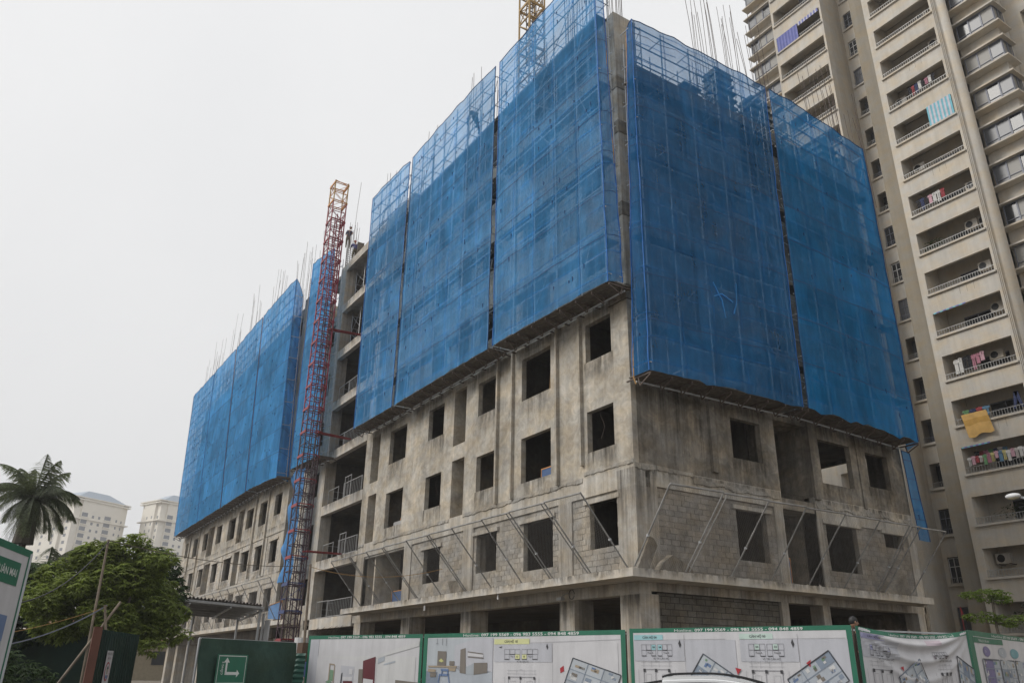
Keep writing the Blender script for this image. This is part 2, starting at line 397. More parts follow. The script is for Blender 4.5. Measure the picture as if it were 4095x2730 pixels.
# ledge (first-floor canopy slab)
led = [(-23.45,-1.12),(.98,-1.12),(.98,15.0),(0,15.0),(0,0),(-23.45,0)]
m = MB(); zz = (4.40, 4.66)
m.add([(x,y,zz[0]) for x, y in led]+[(x,y,zz[1]) for x, y in led], [(5,4,1,0),(4,3,2,1),(6,7,10,11),(7,8,9,10)]+[(i,(i+1)%6,6+(i+1)%6,6+i) for i in range(6)])
m.build('ledge', M['ledge_w'], B1)
# ground storey
MB().box(-24.5, -.0, .02, .5, 4.02, 4.4).build('beam', M['conc'], B1)
MB().box(-.5, -.02, .5, 16.0, 4.12, 4.4).build('beam', M['conc2'], B1)
for x0, x1 in ((-1.0, .0), (-4.47,-3.58), (-11.9,-11.0), (-18.02,-17.06), (-24.2,-23.26)):
    MB().box(x0, x1, .0 if x1 == 0 else .03, .82 if x1 == 0 else .9, 0, 4.02).build('column', M['conc2'], B1)
for y0, y1 in ((6.8, 7.2), (9.15, 9.57), (15.32, 15.8)):
    MB().box(-.6, -.0, y0, y1, 0, 4.12).build('column', M['conc2'], B1)
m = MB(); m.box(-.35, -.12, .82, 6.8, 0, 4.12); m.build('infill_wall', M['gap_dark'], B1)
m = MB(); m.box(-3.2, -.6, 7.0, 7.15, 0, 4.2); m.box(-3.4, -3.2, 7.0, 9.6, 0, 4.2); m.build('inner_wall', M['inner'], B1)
# floors, partitions added to keep the inside dark, and back walls
for i in range(len(FL)-1):
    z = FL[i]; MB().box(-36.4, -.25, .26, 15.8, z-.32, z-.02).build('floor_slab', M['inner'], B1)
m = MB(); m.box(-36.4, -1.2, 7.2, 7.4, 0, 26.3)
for x in (-3.6, -8.3, -13.9, -17.9, -24.4): m.box(x-.1, x+.1, 1.9 if x in (-13.9,) else .7, 7.2, 4.7, 26.3)
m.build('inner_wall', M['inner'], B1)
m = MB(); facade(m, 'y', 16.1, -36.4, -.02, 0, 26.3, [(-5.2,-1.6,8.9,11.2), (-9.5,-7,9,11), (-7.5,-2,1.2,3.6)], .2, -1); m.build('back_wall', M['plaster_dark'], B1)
MB().box(-24.5, -.25, .26, 16.0, 26.3, 26.62).build('floor_slab', M['conc'], B1)
MB().box(-4.9,-1.0, 15.2,15.25, 8.1, 9.15).build('blue_hoarding_sheet', M['netR2'], B1)
# blue panels and rails left in window openings
def sitepanel(x0, x1, y, z0, z1, lab, axis='y'):
    r = empty('site_panel', ((x0+x1)/2 if axis == 'y' else y, y if axis == 'y' else (x0+x1)/2, z0), lab, 'panel', 'blue site panels with orange frames')
    if axis == 'y':
        MB().box(x0, x1, y, y+.02, z0, z1).build('sheet', M['navyp'], r)
        f = MB(); f.box(x0-.03, x0, y-.02, y+.03, z0, z1); f.box(x0-.03, x1+.03, y-.02, y+.03, z1, z1+.04); f.box(x1, x1+.03, y-.02, y+.03, z0, z1); f.build('frame', M['orange'], r)
    else:
        MB().box(y, y+.02, x0, x1, z0, z1).build('sheet', M['navyp'], r)
        f = MB(); f.box(y-.02, y+.03, x0-.03, x0, z0, z1); f.box(y-.02, y+.03, x0-.03, x1+.03, z1, z1+.04); f.box(y-.02, y+.03, x1, x1+.03, z0, z1); f.build('frame', M['orange'], r)
M['navyp'] = plain('blue_corrugated_sheet', (.05, .10, .22), .6)
M['bluep'] = plain('bright_blue_sheet', (.09, .24, .50), .6)
sitepanel(-6.3, -4.97, .5, 8.8, 9.35, 'blue panel with orange rim leaning in the big square window under the nets')
sitepanel(-19.9, -18.85, .5, 8.8, 9.25, 'small blue panel in a window near the open balcony bays')
sitepanel(7.9, 8.4, -.7, 4.68, 5.85, 'dark blue panel with orange rim standing in the recess on the ledge', 'x')
sitepanel(-21.9, -19.6, 1.2, 4.7, 5.6, 'low dark blue panel behind the wire fence on the ledge')
# square bay with open balconies (left of the netted part)
for i in range(0, 8):
    z = FL[i]
    MB().box(-31.6, -24.56 if i < 7 else -20.0, -.02, .3, z-.62, z).build('balcony_beam', M['ledge_w' if i < 7 else 'conc'], B1)
MB().box(-36.4, -20, .31, 8, 29.85, 30.15).build('floor_slab', M['conc'], B1)
MB().box(-36.4, -24.56, .31, 15.8, 26.32, 26.6).build('floor_slab', M['conc'], B1)
for i in range(0, 7):
    z0, z1 = FL[i], FL[i+1]
    MB().box(-32.85, -31.62, 0.0, .75, z0-(.6 if i else 0), z1-.6 if i < 6 else z1).build('column', M['conc'], B1)
    MB().box(-24.98, -24.57, .32, 1.0, z0, z1-.62).build('column', M['conc'], B1)
    m = MB(); m.box(-32.9, -32.3, .76, 5.5, z0, z1-.4); m.box(-32.9, -24.4, 5.5, 5.7, z0, z1-.4); m.build('inner_wall', M['inner'], B1)
MB().box(-32.85, -31.62, 0.0, .75, 0, 3.9).build('column', M['conc'], B1)
hl = [(-34.4,-32.95,FL[i]+.95,FL[i]+2.65) for i in range(0, 6)]
m = MB(); facade(m, 'y', .03, -36.5, -32.86, 3.4, 26.3, hl, .24); m.build('wall', M['plaster'], B1)
m = MB(); m.box(-36.5, -36.3, .28, 16, 0, 26.3); m.build('wall', M['plaster'], B1)
for z in (4.2, 7.75, 11.3): MB().box(-36.45, -32.86, .0, .026, z, z+.5).build('beam', M['conc'], B1)
# shoring frames and slab formwork on the top floors
def shoring(x0, x1, y, z0, z1, lab, par=None, ny=1):
    r = empty('shoring_tower', ((x0+x1)/2, y, z0), lab, 'scaffold', 'shoring towers under the fresh slabs')
    nn = max(1, round((x1-x0)/1.2))
    for k_ in range(nn+1):
        x = x0+(x1-x0)*k_/nn
        m = MB()
        for yy in (y, y+1.1): m.tube((x,yy,z0), (x,yy,z1), .035, 5)
        for q in range(4):
            z = z0+(z1-z0)*q/3.2; m.tube((x,y,z), (x,y+1.1,z), .02, 4)
        m.build('frame', M['tube'], r)
        if k_ < nn:
            m = MB(); xb = x0+(x1-x0)*(k_+1)/nn
            for yy in (y, y+1.1):
                zm = (z0+z1)/2
                m.tube((x,yy,z0+.2), (xb,yy,zm), .017, 4); m.tube((xb,yy,z0+.2), (x,yy,zm), .017, 4)
                m.tube((x,yy,zm), (xb,yy,z1-.2), .017, 4); m.tube((xb,yy,zm), (x,yy,z1-.2), .017, 4)
            m.build('cross_brace', M['tube'], r)
shoring(-31.3, -29.7, .7, 26.66, 29.55, 'white shoring frame on the topmost open balcony bay')
shoring(-31.3, -29.7, .7, 22.92, 26.0, 'white shoring frame in the open balcony bay one storey down')
shoring(-28.6, -26.4, 1.2, 26.66, 29.55, 'shoring frame behind the net edge on the topmost open bay')
shoring(-15.6, -10.6, .5, 26.66, 29.6, 'shoring frames against the sky behind the middle street-side net')
shoring(-8.3, -5.0, .5, 26.66, 29.0, 'shoring frames against the sky left of the blue column form')
shoring(-2.0, -.9, .6, 26.66, 28.8, 'short shoring frame between the column form and the corner pillar')
fw_ = empty('slab_formwork', (-12, 1.2, 29.6), 'timber slab formwork high on the street side, seen through the blue nets', 'formwork')
for k_ in range(9):
    x0 = -19.9+2.03*k_
    MB().box(x0, x0+2.0, .1, 2.6, 29.62, 29.70).build('deck_panel', M['wood'], fw_)
for y in (.15, 1.3, 2.4): MB().box(-19.9, -1.6, y, y+.1, 29.46, 29.62).build('bearer', M['wood'], fw_)
tag(MB().box(-10.5, -8.6, .2, .4, 26.64, 29.4).build('upstand_panel', M['inner'], fw_))
# column forms: boxes with ribs, clad in pale blue-grey shuttering
M['form'] = plain('steel_shuttering', (.075, .115, .14), .6)
def colform(x, y, wx, wy, z0, z1, lab):
    r = empty('column_formwork', (x, y, z0), lab, 'formwork', 'column forms standing above the top floor')
    MB().box(x-wx/2, x+wx/2, y-wy/2, y+wy/2, z0, z1).build('shutter', M['form'], r)
    z = z0+.25
    while z < z1:
        m = MB(); e_ = .07+.03*((int(z*7)) % 3)
        m.box(x-wx/2-e_, x+wx/2+e_, y-wy/2-e_, y+wy/2+e_, z, z+.09); m.build('clamp', M['form'], r); z += .46
colform(-3.4, .9, 1.9, .9, 26.64, 29.5, 'ribbed column form behind the street-side net nearest the corner pillar')
colform(-1.0, 7.6, .8, 1.1, 26.64, 29.6, 'tall ribbed column form behind the near side net, tallest on that side')
colform(-1.0, 10.2, .8, 1.3, 26.64, 29.0, 'broad ribbed column form beside the gap between the two side nets')
colform(-1.0, 5.2, .8, .9, 26.64, 27.6, 'low column form behind the near side net')
colform(-.9, 15.2, .9, 1.2, 26.64, 28.2, 'column form at the far end of the side nets')
shoring(-1.8, -.6, 1.0, 26.66, 29.4, 'shoring frame with bent tubes behind the top corner of the near side net')
shoring(-1.8, -.6, 5.6, 26.66, 28.6, 'tangle of shoring tubes beside the tall column form on the side face')
shoring(-3.8, -1.6, 12.2, 26.66, 27.9, 'low shoring frame behind the far side net')
# the exposed corner pillar
m = MB(); m.box(-.95, .03, -.03, .95, 14.6, 25.2); m.build('corner_pillar', M['conc2'], B1)
for z in (15.1, 18.75, 22.7, 25.0):
    MB().box(-1.0, .055, -.055, 1.0, z-.5, z+.1).build('pillar_joint', M['plaster_dark'], B1)
m = MB()
def taper(m, z0, z1, a, b):
    m.add([(-1.0,-a,z0),(a,-a,z0),(a,1.0,z0),(-1.0,1.0,z0),(-1.05,-b,z1),(b,-b,z1),(b,1.08,z1),(-1.05,1.08,z1)], [(3,2,1,0),(4,5,6,7),(0,1,5,4),(1,2,6,5),(2,3,7,6),(3,0,4,7)])
taper(m, 25.2, 28.45, .04, .2); m.build('pillar_head', M['conc'], B1)

# ------------------------------------------------------------------ far wing
FX = [(-42.78,-41.0,1.0,2.65), (-46.9,-44.5,.7,2.65), (-50.9,-48.8,1.0,2.65), (-57.05,-54.5,.72,2.65), (-61.5,-59.45,.95,2.65), (-67.1,-65.0,.9,2.65), (-71.6,-68.85,.7,2.65), (-75.6,-74.1,1.0,2.65)]
FS = [(-53.6,-51.75), (-64.85,-62.5)]
hh = []
for i in range(1, 7): hh += [(a, b, FL[i]+c, FL[i]+d) for a, b, c, d in FX] + [(a, b, FL[i]+.1, FL[i]+2.95) for a, b in FS]
h3 = [(a, b, FL[0]+c, FL[0]+d) for a, b, c, d in FX] + [(a, b, FL[0]+.1, FL[0]+2.95) for a, b in FS]
h4 = [q for q in hh if q[2] < 11.2]; h5 = [q for q in hh if q[2] > 11.6]
m = MB(); facade(m, 'y', 0, -77.4, -39.4, 11.75, 30.2, h5, .24); m.build('wall', M['plaster'], B2)
m = MB(); facade(m, 'y', .06, -77.4, -39.4, 4.67, 11.7, h3+h4, .24); m.build('infill_wall', M['brick'], B2)
for z in (7.55, 11.2): MB().box(-77.4, -39.4, .0, .055, z, z+.55).build('beam', M['conc'], B2)
for i in (0, 1):
    for x0, x1 in ((-40.3,-39.4), (-44.4,-43.6), (-51.6,-51.0), (-58.2,-57.5), (-65,-64.9), (-68.6,-67.6), (-77.4,-76.5)):
        MB().box(x0, x1, -.01, .05, FL[i]+.15, FL[i+1]-.52).build('column', M['conc'], B2)
    for a, b, c, d in FX: MB().box(a-.25, b+.25, -.03, .2, FL[i]+d, FL[i]+d+.16).build('lintel', M['conc'], B2)
for x in (-44.25, -47.9, -68.75, -73.0): MB().box(x-.08, x+.08, -.14, -.015, 8.3, 30).build('rib', M['plaster'], B2)
m = MB()
for a, b in FS:
    m.box(a-.15, a, .3, 1.6, 4.6, 30); m.box(b, b+.15, .3, 1.6, 4.6, 30); m.box(a-.15, b+.15, 1.6, 1.75, 4.6, 30)
m.build('niche_wall', M['plaster'], B2)
m = MB(); m.box(-39.6, -39.4, .25, 16, 0, 30.2); m.box(-77.4, -77.2, .25, 16, 4.6, 30.2); m.box(-77.2, -39.6, 6.5, 6.7, 4.6, 30.2); m.build('wall', M['plaster'], B2)
for i in range(0, 8): MB().box(-77.2, -39.6, .3, 15.8, FL[i]-.32, FL[i]-.02).build('floor_slab', M['inner'], B2)
MB().box(-77.6, -33.5, -1.1, -.02, 4.28, 4.56).build('ledge', M['ledge_w'], B2)
MB().box(-77.4, -39.4, .02, .6, 3.6, 4.28).build('beam', M['inner'], B2)
for x in (-41.5, -47, -52.5, -58, -61.8, -67.0, -72.0, -76.7): MB().box(x, x+1.0, .03, .9, 0, 3.6).build('column', M['conc'], B2)
MB().box(-41.3, -39.38, -.04, .9, 14.8, 30.9).build('corner_column', M['conc'], B2)
# recess between both wings
m = MB(); m.box(-39.4, -36.5, 2.8, 3.0, 0, 30); m.build('recess_wall', M['inner'], B2)
for i in range(0, 7): MB().box(-39.38, -36.52, .6, 2.8, FL[i]-.3, FL[i]).build('floor_slab', M['inner'], B2)
M['crack'] = M['mortar']

# ------------------------------------------------------------------ concrete bricks: the nearest 300 singly, the rest joined
BR = []
def bond(axis, c, sgn, u0, u1, z0, z1, holes, mat, par, seed, holes_pad=.02):
    rnd = random.Random(seed); H, Lb, gmt = .20, .40, .009
    row = 0; z = z0
    while z < z1-.04:
        h_ = min(H, z1-z)-gmt; u = u0-(Lb/2 if row % 2 else 0)-rnd.uniform(0, .06)
        while u < u1:
            a, b = max(u, u0), min(u+Lb-gmt, u1); segs = [(a, b)]
            for (ha, hb, hc, hd) in holes:
                if hc-.02 < z+h_/2 < hd+.02:
                    ns = []
                    for p, q in segs:
                        if q <= ha or p >= hb: ns.append((p, q)); continue
                        if p < ha: ns.append((p, ha))
                        if q > hb: ns.append((hb, q))
                    segs = ns
            for p, q in segs:
                if q-p > .05: BR.append((axis, c, sgn, round(p, 3), round(q, 3), z, h_, mat, par, rnd.random(), rnd.uniform(-.006, .016)))
            u += Lb
        z += H; row += 1
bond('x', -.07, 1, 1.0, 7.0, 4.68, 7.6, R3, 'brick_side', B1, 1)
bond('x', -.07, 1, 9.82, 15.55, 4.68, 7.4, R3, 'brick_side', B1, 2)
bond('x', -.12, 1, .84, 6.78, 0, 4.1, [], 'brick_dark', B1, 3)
for a, b in ((-3.62,-.95), (-10.98,-4.45), (-17.3,-11.9), (-18.2,-18.15)):
    bond('y', .07, -1, a, b, 4.68, 7.5, L3+[(x-.25, y+.2, d, d+.16) for x, y, c, d in L3[:4]], 'brick', B1, 4)
fh = [(x-.25, y+.25, d, d+.16) for x, y, c, d in (h3+h4)]
for i in (0, 1):
    for a, b in ((-43.6,-40.3), (-51.0,-44.4), (-57.5,-51.6), (-67.6,-58.2), (-76.5,-68.6)):
        bond('y', .06, -1, a, b, FL[i]+.16, FL[i+1]-.52, h3+h4+fh, 'brick2', B2, 5)
def bdist(b):
    u = (b[3]+b[4])/2; p = (b[1], u, b[5]) if b[0] == 'x' else (u, b[1], b[5])
    return (p[0]-CAMP[0])**2+(p[1]-CAMP[1])**2 + (400 if b[5] < 2.6 else 0)
BR.sort(key=bdist)
BM = {}
def brick_add(mb, b, unit=False):
    axis, c, sgn, p, q, z, h_, mat, par, rr, pr = b
    d0, d1 = -.05, .006+pr*.6
    if unit: p, q, z, c = 0, q-p, 0, 0
    e_ = .006
    if axis == 'x': vs = [(c+d0,p,z),(c+d0,q,z),(c+d0,q,z+h_),(c+d0,p,z+h_),(c+d1,p+e_,z+e_),(c+d1,q-e_,z+e_),(c+d1,q-e_,z+h_-e_),(c+d1,p+e_,z+h_-e_)]
    else: vs = [(p,c-d0,z),(q,c-d0,z),(q,c-d0,z+h_),(p,c-d0,z+h_),(p+e_,c-d1,z+e_),(q-e_,c-d1,z+e_),(q-e_,c-d1,z+h_-e_),(p+e_,c-d1,z+h_-e_)]
    mb.add(vs, [(4,5,6,7),(0,1,5,4),(1,2,6,5),(2,3,7,6),(3,0,4,7)])
VAR = {}
def varmat(mat, rr):
    k_ = (mat, int(rr*3))
    if k_ not in VAR:
        if k_[1] == 1: VAR[k_] = M[mat]
        else:
            base = {'brick': (.325,.308,.282), 'brick2': (.42,.40,.37), 'brick_dark': (.13,.122,.108), 'brick_side': (.26,.243,.22)}[mat]; f_ = .92 if k_[1] == 0 else 1.07
            VAR[k_] = concrete(mat+('_darker' if k_[1] == 0 else '_paler'), tuple(c*f_ for c in base), .25, .1, .16, .01)
    return VAR[k_]
rest = {}; single = 0
for b in BR:
    if single < 300 and b[8] is B1 and b[5] > 2.2:
        single += 1
        key = (b[0], round(b[4]-b[3], 2), round(b[6], 2), int(b[9]*3), b[7])
        if key not in BM:
            mb = MB(); brick_add(mb, b, True); o = mb.build('brick', varmat(b[7], b[9])); BM[key] = o.data
            bpy.data.objects.remove(o)
        o = bpy.data.objects.new('brick', BM[key]); col.objects.link(o); o.parent = b[8]
        off = OFF[b[8].name]
        pos = (b[1]+b[10]*.6, b[3], b[5]) if b[0] == 'x' else (b[3], b[1]-b[10]*.6, b[5])
        o.location = (pos[0]-off[0], pos[1]-off[1], pos[2]-off[2])
    else:
        rest.setdefault((b[8].name, b[7], int(b[9]*3)), []).append(b)
for (pn, mat, v_), lst in rest.items():
    mb = MB()
    for b in lst: brick_add(mb, b)
    tag(mb.build('bricks', varmat(mat, lst[0][9]), bpy.data.objects[pn]), kind='stuff')

# ------------------------------------------------------------------ safety nets and their scaffolds
def lerp(a, b, t): return tuple(a[i]+(b[i]-a[i])*t for i in range(len(a)))
def outn(a, b, side):
    d = Vector((b[0]-a[0], b[1]-a[1], 0)); d.normalize(); return Vector((d.y, -d.x, 0))*side
def netting(pb, pt, mat, label, side=1, amp=.05, seed=1, ragged=.12, seamstep=1.9, droop=.0, foldmat=None, group='blue safety nets round the unfinished building'):
    rnd = random.Random(seed)
    base = pb[0]; r = empty('safety_net', (base[0], base[1], base[2]), label, 'net', group)
    H = pt[0][2]-pb[0][2]; nv = max(6, int(H/.42)); sheet = MB(); cols = []
    so_ = rnd.uniform(0, 50)
    segs = []
    for i in range(len(pb)-1):
        L = math.hypot(pb[i+1][0]-pb[i][0], pb[i+1][1]-pb[i][1]); nu = max(2, int(L/.36)); segs.append((i, L, nu))
    def P(i, t, v, extra=0.0, wav=True):
        b = lerp(pb[i], pb[i+1], t); tp = lerp(pt[i], pt[i+1], t); q = Vector(lerp(b, tp, v)); nn = outn(pb[i], pb[i+1], side)
        if wav:
            s = i*7+t*segs[i][1]
            f = 1.2+noise.noise(Vector((s*.9+so_, q.z*.5, 3)))*1.5+.5*abs(noise.noise(Vector((s*.5+q.z*.9+so_, q.z*.3-s*.6, 5))))*2 + noise.noise(Vector((s*2.6+so_, q.z*1.5, 9)))*.6
            env = min(1, 6*t+.15, 6*(1-t)+.15)
            q += nn*(amp*f*env)
            tg = Vector((nn.y, -nn.x, 0)); q += tg*(.07*noise.noise(Vector((q.z*.8, so_+i, 4)))*(1 if (t < .001 or t > .999) else .5))
            if v < .001: q.z += -abs(noise.noise(Vector((s*3, so_, 1))))*ragged
            if v > .999: q.z += -.10*math.sin(math.pi*((s/1.5) % 1))*(.5+noise.noise(Vector((s*.4, so_, 2))))-droop*math.sin(math.pi*t)
        return q+nn*extra
    idx = 0; grid = []
    for (i, L, nu) in segs:
        for k_ in range(nu+1):
            if i > 0 and k_ == 0: continue
            t = k_/nu; grid.append([P(i, t, j/nv) for j in range(nv+1)])
    for c_ in grid: sheet.v += [tuple(p) for p in c_]
    n_ = nv+1
    for a in range(len(grid)-1):
        for j in range(nv): sheet.f.append((a*n_+j, (a+1)*n_+j, (a+1)*n_+j+1, a*n_+j+1)); sheet.m.append(0)
    sheet.build('sheet', mat, r, True)
    # horizontal lap seams and vertical edge ropes
    z = seamstep
    while z < H-.4:
        sm = MB(); v = z/H; pts = []
        for (i, L, nu) in segs:
            for k_ in range(nu+1): pts.append((P(i, k_/nu, v, .012), P(i, k_/nu, v+.035/H, .012)))
        for a, b in zip(pts[:-1], pts[1:]): sm.poly([a[0], b[0], b[1], a[1]])
        sm.build('seam', M['seam'], r); z += seamstep*rnd.uniform(.93, 1.07)
    for (i, t) in [(0, 0.0)]+[(s[0], 1.0) for s in segs]:
        m = MB(); pts = [P(i, t, j/(nv*1.0), .02) for j in range(nv+1)]; m.path(pts, .022, 4); m.build('edge_rope', M['rope'] if seed % 2 else M['seam'], r)
    m = MB(); pts = []
    for (i, L, nu) in segs: pts += [P(i, k_/nu, 1.0, .01) for k_ in range(nu+1)]
    m.path(pts, .02, 4); m.build('edge_rope', M['seam'], r)
    # strips where the sheet is doubled and lashed over the tubes
    fo = MB(); z = .3
    while z < H-.1:
        pts = []
        for (i, L, nu) in segs:
            for k_ in range(nu+1): pts.append((P(i, k_/nu, z/H, .02), P(i, k_/nu, (z+.055)/H, .02)))
        for q_, (a, b) in enumerate(zip(pts[:-1], pts[1:])):
            if noise.noise(Vector((q_*.23, z*2.1, so_))) > -.22: fo.poly([a[0], b[0], b[1], a[1]])
        z += .95*rnd.uniform(.93, 1.07)
    for (i, L, nu) in segs:
        if L < 2: continue
        nn_ = max(2, round(L/1.5))
        for q in range(1, nn_):
            t0 = q/nn_; t1 = t0+.05/L; pts = [(P(i, t0, j/nv, .024), P(i, t1, j/nv, .024)) for j in range(nv+1)]
            for q_, (a, b) in enumerate(zip(pts[:-1], pts[1:])):
                if noise.noise(Vector((q_*.17, q*3.7, so_+5))) > -.12: fo.poly([a[0], a[1], b[1], b[0]])
    tag(fo.build('lashed_folds', foldmat or mat, r), kind='stuff')
    # small dark tie knots where the sheet is pulled in
    kn = MB()
    for (i, L, nu) in segs[:1]:
        for q in range(int(L*H/3.2)):
            p = P(i, rnd.uniform(.05, .95), rnd.uniform(.03, .97), .02)
            kn.tube(p+Vector((0,0,.06)), p-Vector((0,0,rnd.uniform(.05,.2))), .028, 4, 0, .008)
    if kn.v: tag(kn.build('tie_knots', M['seam'], r), kind='stuff')
    return r
def scaffold(a_b, b_b, a_t, b_t, label, side=1, step=1.5, dz=.95, inner=.75, planks=(1.8, 5.5, 9.2, 12.8), wall=None, group='cantilever scaffolds behind the nets', ret=None):
    r = empty('scaffold', a_b, label, 'scaffold', group)
    nn = outn(a_b, b_b, side); L = math.hypot(b_b[0]-a_b[0], b_b[1]-a_b[1]); n_ = max(2, round(L/step)); H = a_t[2]-a_b[2]
    def P(t, h, d):
        q = Vector(lerp(lerp(a_b, b_b, t), lerp(a_t, b_t, t), h)); return q-nn*d
    for k_ in range(n_+1):
        t = min(max(k_/n_, .14/L), 1-.14/L)
        MB().tube(P(t, 0, .035), P(t, 1, .035), .032, 5).build('standard', M['tube_light'], r)
        MB().tube(P(t, 0, inner), P(t, .955, inner), .026, 5).build('standard', M['tube'], r)
    z = .3; trm = MB()
    while z < H:
        MB().tube(P(0, z/H, .03), P(1, z/H, .03), .03, 5).build('ledger', M['tube_light'], r)
        zi = z+.25
        if zi < H*.95: MB().tube(P(0, zi/H, inner), P(1, zi/H, inner), .02, 4).build('ledger', M['tube'], r)
        z += dz
    z = .3; q = 0
    while z < H:
        for k_ in range(n_+1):
            if (q % 2) == 0: trm.tube(P(k_/n_, z/H, .05), P(k_/n_, z/H, inner), .022, 4)
        z += dz; q += 1
    tag(trm.build('transoms', M['tube'], r), kind='stuff')
    for zp in planks:
        if zp > H: continue
        for k_ in range(n_):
            m = MB(); a, b = P(k_/n_, zp/H, .12), P((k_+1)/n_-.01, zp/H, .12); c, d = P((k_+1)/n_-.01, zp/H, inner-.08), P(k_/n_, zp/H, inner-.08)
            m.add([a,b,c,d]+[p+Vector((0,0,.05)) for p in (a,b,c,d)], [(3,2,1,0),(4,5,6,7),(0,1,5,4),(1,2,6,5),(2,3,7,6),(3,0,4,7)]); m.build('plank', M['wood'], r)
    for k_ in range(0, n_, 2):     # diagonal braces
        m = MB(); m.tube(P(k_/n_, .05, .1), P(min(1, (k_+2)/n_), .28, .1), .018, 4); m.tube(P(min(1, (k_+2)/n_), .36, .1), P(k_/n_, .6, .1), .018, 4); m.tube(P(k_/n_, .72, .1), P(min(1,(k_+2)/n_), .94, .1), .018, 4)
        m.build('brace', M['tube'], r)
    # needles and brackets under the scaffold
    nb = max(2, round(L/1.05)); wd = wall or 1.25
    for k_ in range(nb+1):
        t = k_/nb; m = MB(); p = P(t, 0, .0); q = P(t, 0, wd)
        m.tube(p-Vector((0,0,.10)), q-Vector((0,0,.10)), .035, 4); m.tube(p-Vector((0,0,.15)), P(t,0,wd*.45)-Vector((0,0,.42)), .028, 4); m.tube(P(t,0,wd*.45)-Vector((0,0,.42)), P(t,0,wd*.5)-Vector((0,0,.12)), .028, 4)
        m.build('bracket', M['tube_rust'], r)
    m = MB(); m.tube(P(0,0,wd*.6)-Vector((0,0,.22)), P(1,0,wd*.6)-Vector((0,0,.22)), .035, 6); m.build('rail', M['tube'], r)
    for k_ in range(3):
        d0 = .02+k_*(wd-.1)/3; d1 = d0+(wd-.1)/3-.03
        m = MB(); a, b, c, d = P(0,0,d0), P(1,0,d0), P(1,0,d1), P(0,0,d1); m.add([a,b,c,d]+[p+Vector((0,0,.05)) for p in (a,b,c,d)], [(3,2,1,0),(4,5,6,7),(0,1,5,4),(1,2,6,5),(2,3,7,6),(3,0,4,7)]); m.build('platform_plank', M['wood'], r)
    return r
# street side, near wing
def yy(x0, x1, zb0, zb1, zt0, zt1, xt0=None, xt1=None, y=-1.22):
    return [(x0, y, zb0), (x1, y, zb1)], [(xt0 if xt0 is not None else x0, y, zt0), (xt1 if xt1 is not None else x1, y, zt1)]
b, t = yy(-7.62, .46, 14.98, 14.80, 31.0, 31.0, None, .22)
netting(b+[(.44, -.55, 14.9)], t+[(.28, -.9, 31.0)], M['netA'], 'blue net panel on the street side, right next to the bare corner pillar', 1, seed=3)
scaffold(b[0], b[1], t[0], t[1], 'scaffold behind the street-side net panel next to the corner pillar')
sc_ret = MB()
b, t = yy(-17.95, -8.05, 14.98, 14.98, 31.2, 31.1)
netting(b, t, M['netA'], 'broad blue net panel mid near wing, a worker climbing behind its top', 1, seed=4)
scaffold(b[0], b[1], t[0], t[1], 'scaffold behind the broad middle net panel with the climbing worker')
b, t = yy(-23.75, -18.35, 15.02, 14.98, 31.6, 31.2, -24.3, None)
netting(b, t, M['netA'], 'narrow blue net panel at the left end of the near wing, beside open bays', 1, seed=5)
scaffold(b[0], b[1], t[0], t[1], 'scaffold behind the narrow net panel beside the open balcony bays')
# side face
def xx(y0, y1, zb0, zb1, zt0, zt1, yt0=None, yt1=None, x=1.3):
    return [(x, y0, zb0), (x, y1, zb1)], [(x, yt0 if yt0 is not None else y0, zt0), (x, yt1 if yt1 is not None else y1, zt1)]
b, t = xx(-.2, 7.75, 11.3, 11.45, 27.1, 27.4, -.15, 8.05)
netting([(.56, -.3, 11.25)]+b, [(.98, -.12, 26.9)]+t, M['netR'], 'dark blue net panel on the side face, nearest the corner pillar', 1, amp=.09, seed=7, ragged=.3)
scaffold(b[0], b[1], t[0], t[1], 'scaffold behind the dark net panel nearest the corner on the side face')
b, t = xx(8.12, 15.5, 11.5, 11.3, 27.45, 26.9, 8.42, 15.45)
netting(b+[(.1, 16.5, 11.3)], t+[(.1, 16.5, 26.9)], M['netR2'], 'bright blue net panel at the far end of the side face, beside the apartment tower', 1, amp=.06, seed=8, ragged=.3)
scaffold(b[0], b[1], t[0], t[1], 'scaffold behind the bright net panel at the far end of the side face')
netting([(.15, 16.15, 7.2), (.15, 16.95, 7.2)], [(.15, 15.98, 11.2), (.15, 16.6, 11.2)], M['netR2'], 'narrow blue net strip hanging below the far end of the side nets', 1, amp=.03, seed=10, ragged=.1, seamstep=.9)
# far wing
b, t = yy(-47.5, -38.9, 15.35, 14.95, 32.5, 32.4, -50.25, -40.65)
netting(b+[(-39.85, -.1, 14.9)], t+[(-42.0, -.1, 31.4)], M['netF'], 'blue net panel of the far wing, the one nearest the red hoist mast', 1, seed=11)
scaffold(b[0], b[1], t[0], t[1], 'scaffold behind the far-wing net nearest the hoist mast', planks=())
b, t = yy(-55.8, -47.75, 15.2, 15.3, 32.4, 32.5, -59.7, -50.6)
netting(b, t, M['netF'], 'blue net panel of the far wing, second from the red hoist mast', 1, seed=12)
scaffold(b[0], b[1], t[0], t[1], 'scaffold behind the second far-wing net', planks=())
b, t = yy(-65.5, -56.1, 15.2, 15.2, 32.5, 32.4, -69.4, -60.1)
netting(b, t, M['netF'], 'blue net panel of the far wing, third from the red hoist mast', 1, seed=13)
scaffold(b[0], b[1], t[0], t[1], 'scaffold behind the third far-wing net', planks=())
b, t = yy(-76.6, -65.55, 15.15, 15.2, 32.7, 32.5, -80.0, -69.45)
netting(b, t, M['netF'], 'blue net panel at the very far left end of the far wing', 1, seed=14)
scaffold(b[0], b[1], t[0], t[1], 'scaffold behind the last far-wing net', planks=())
b, t = yy(-35.6, -29.9, 14.85, 14.65, 31.9, 31.0, -36.35, -31.3)
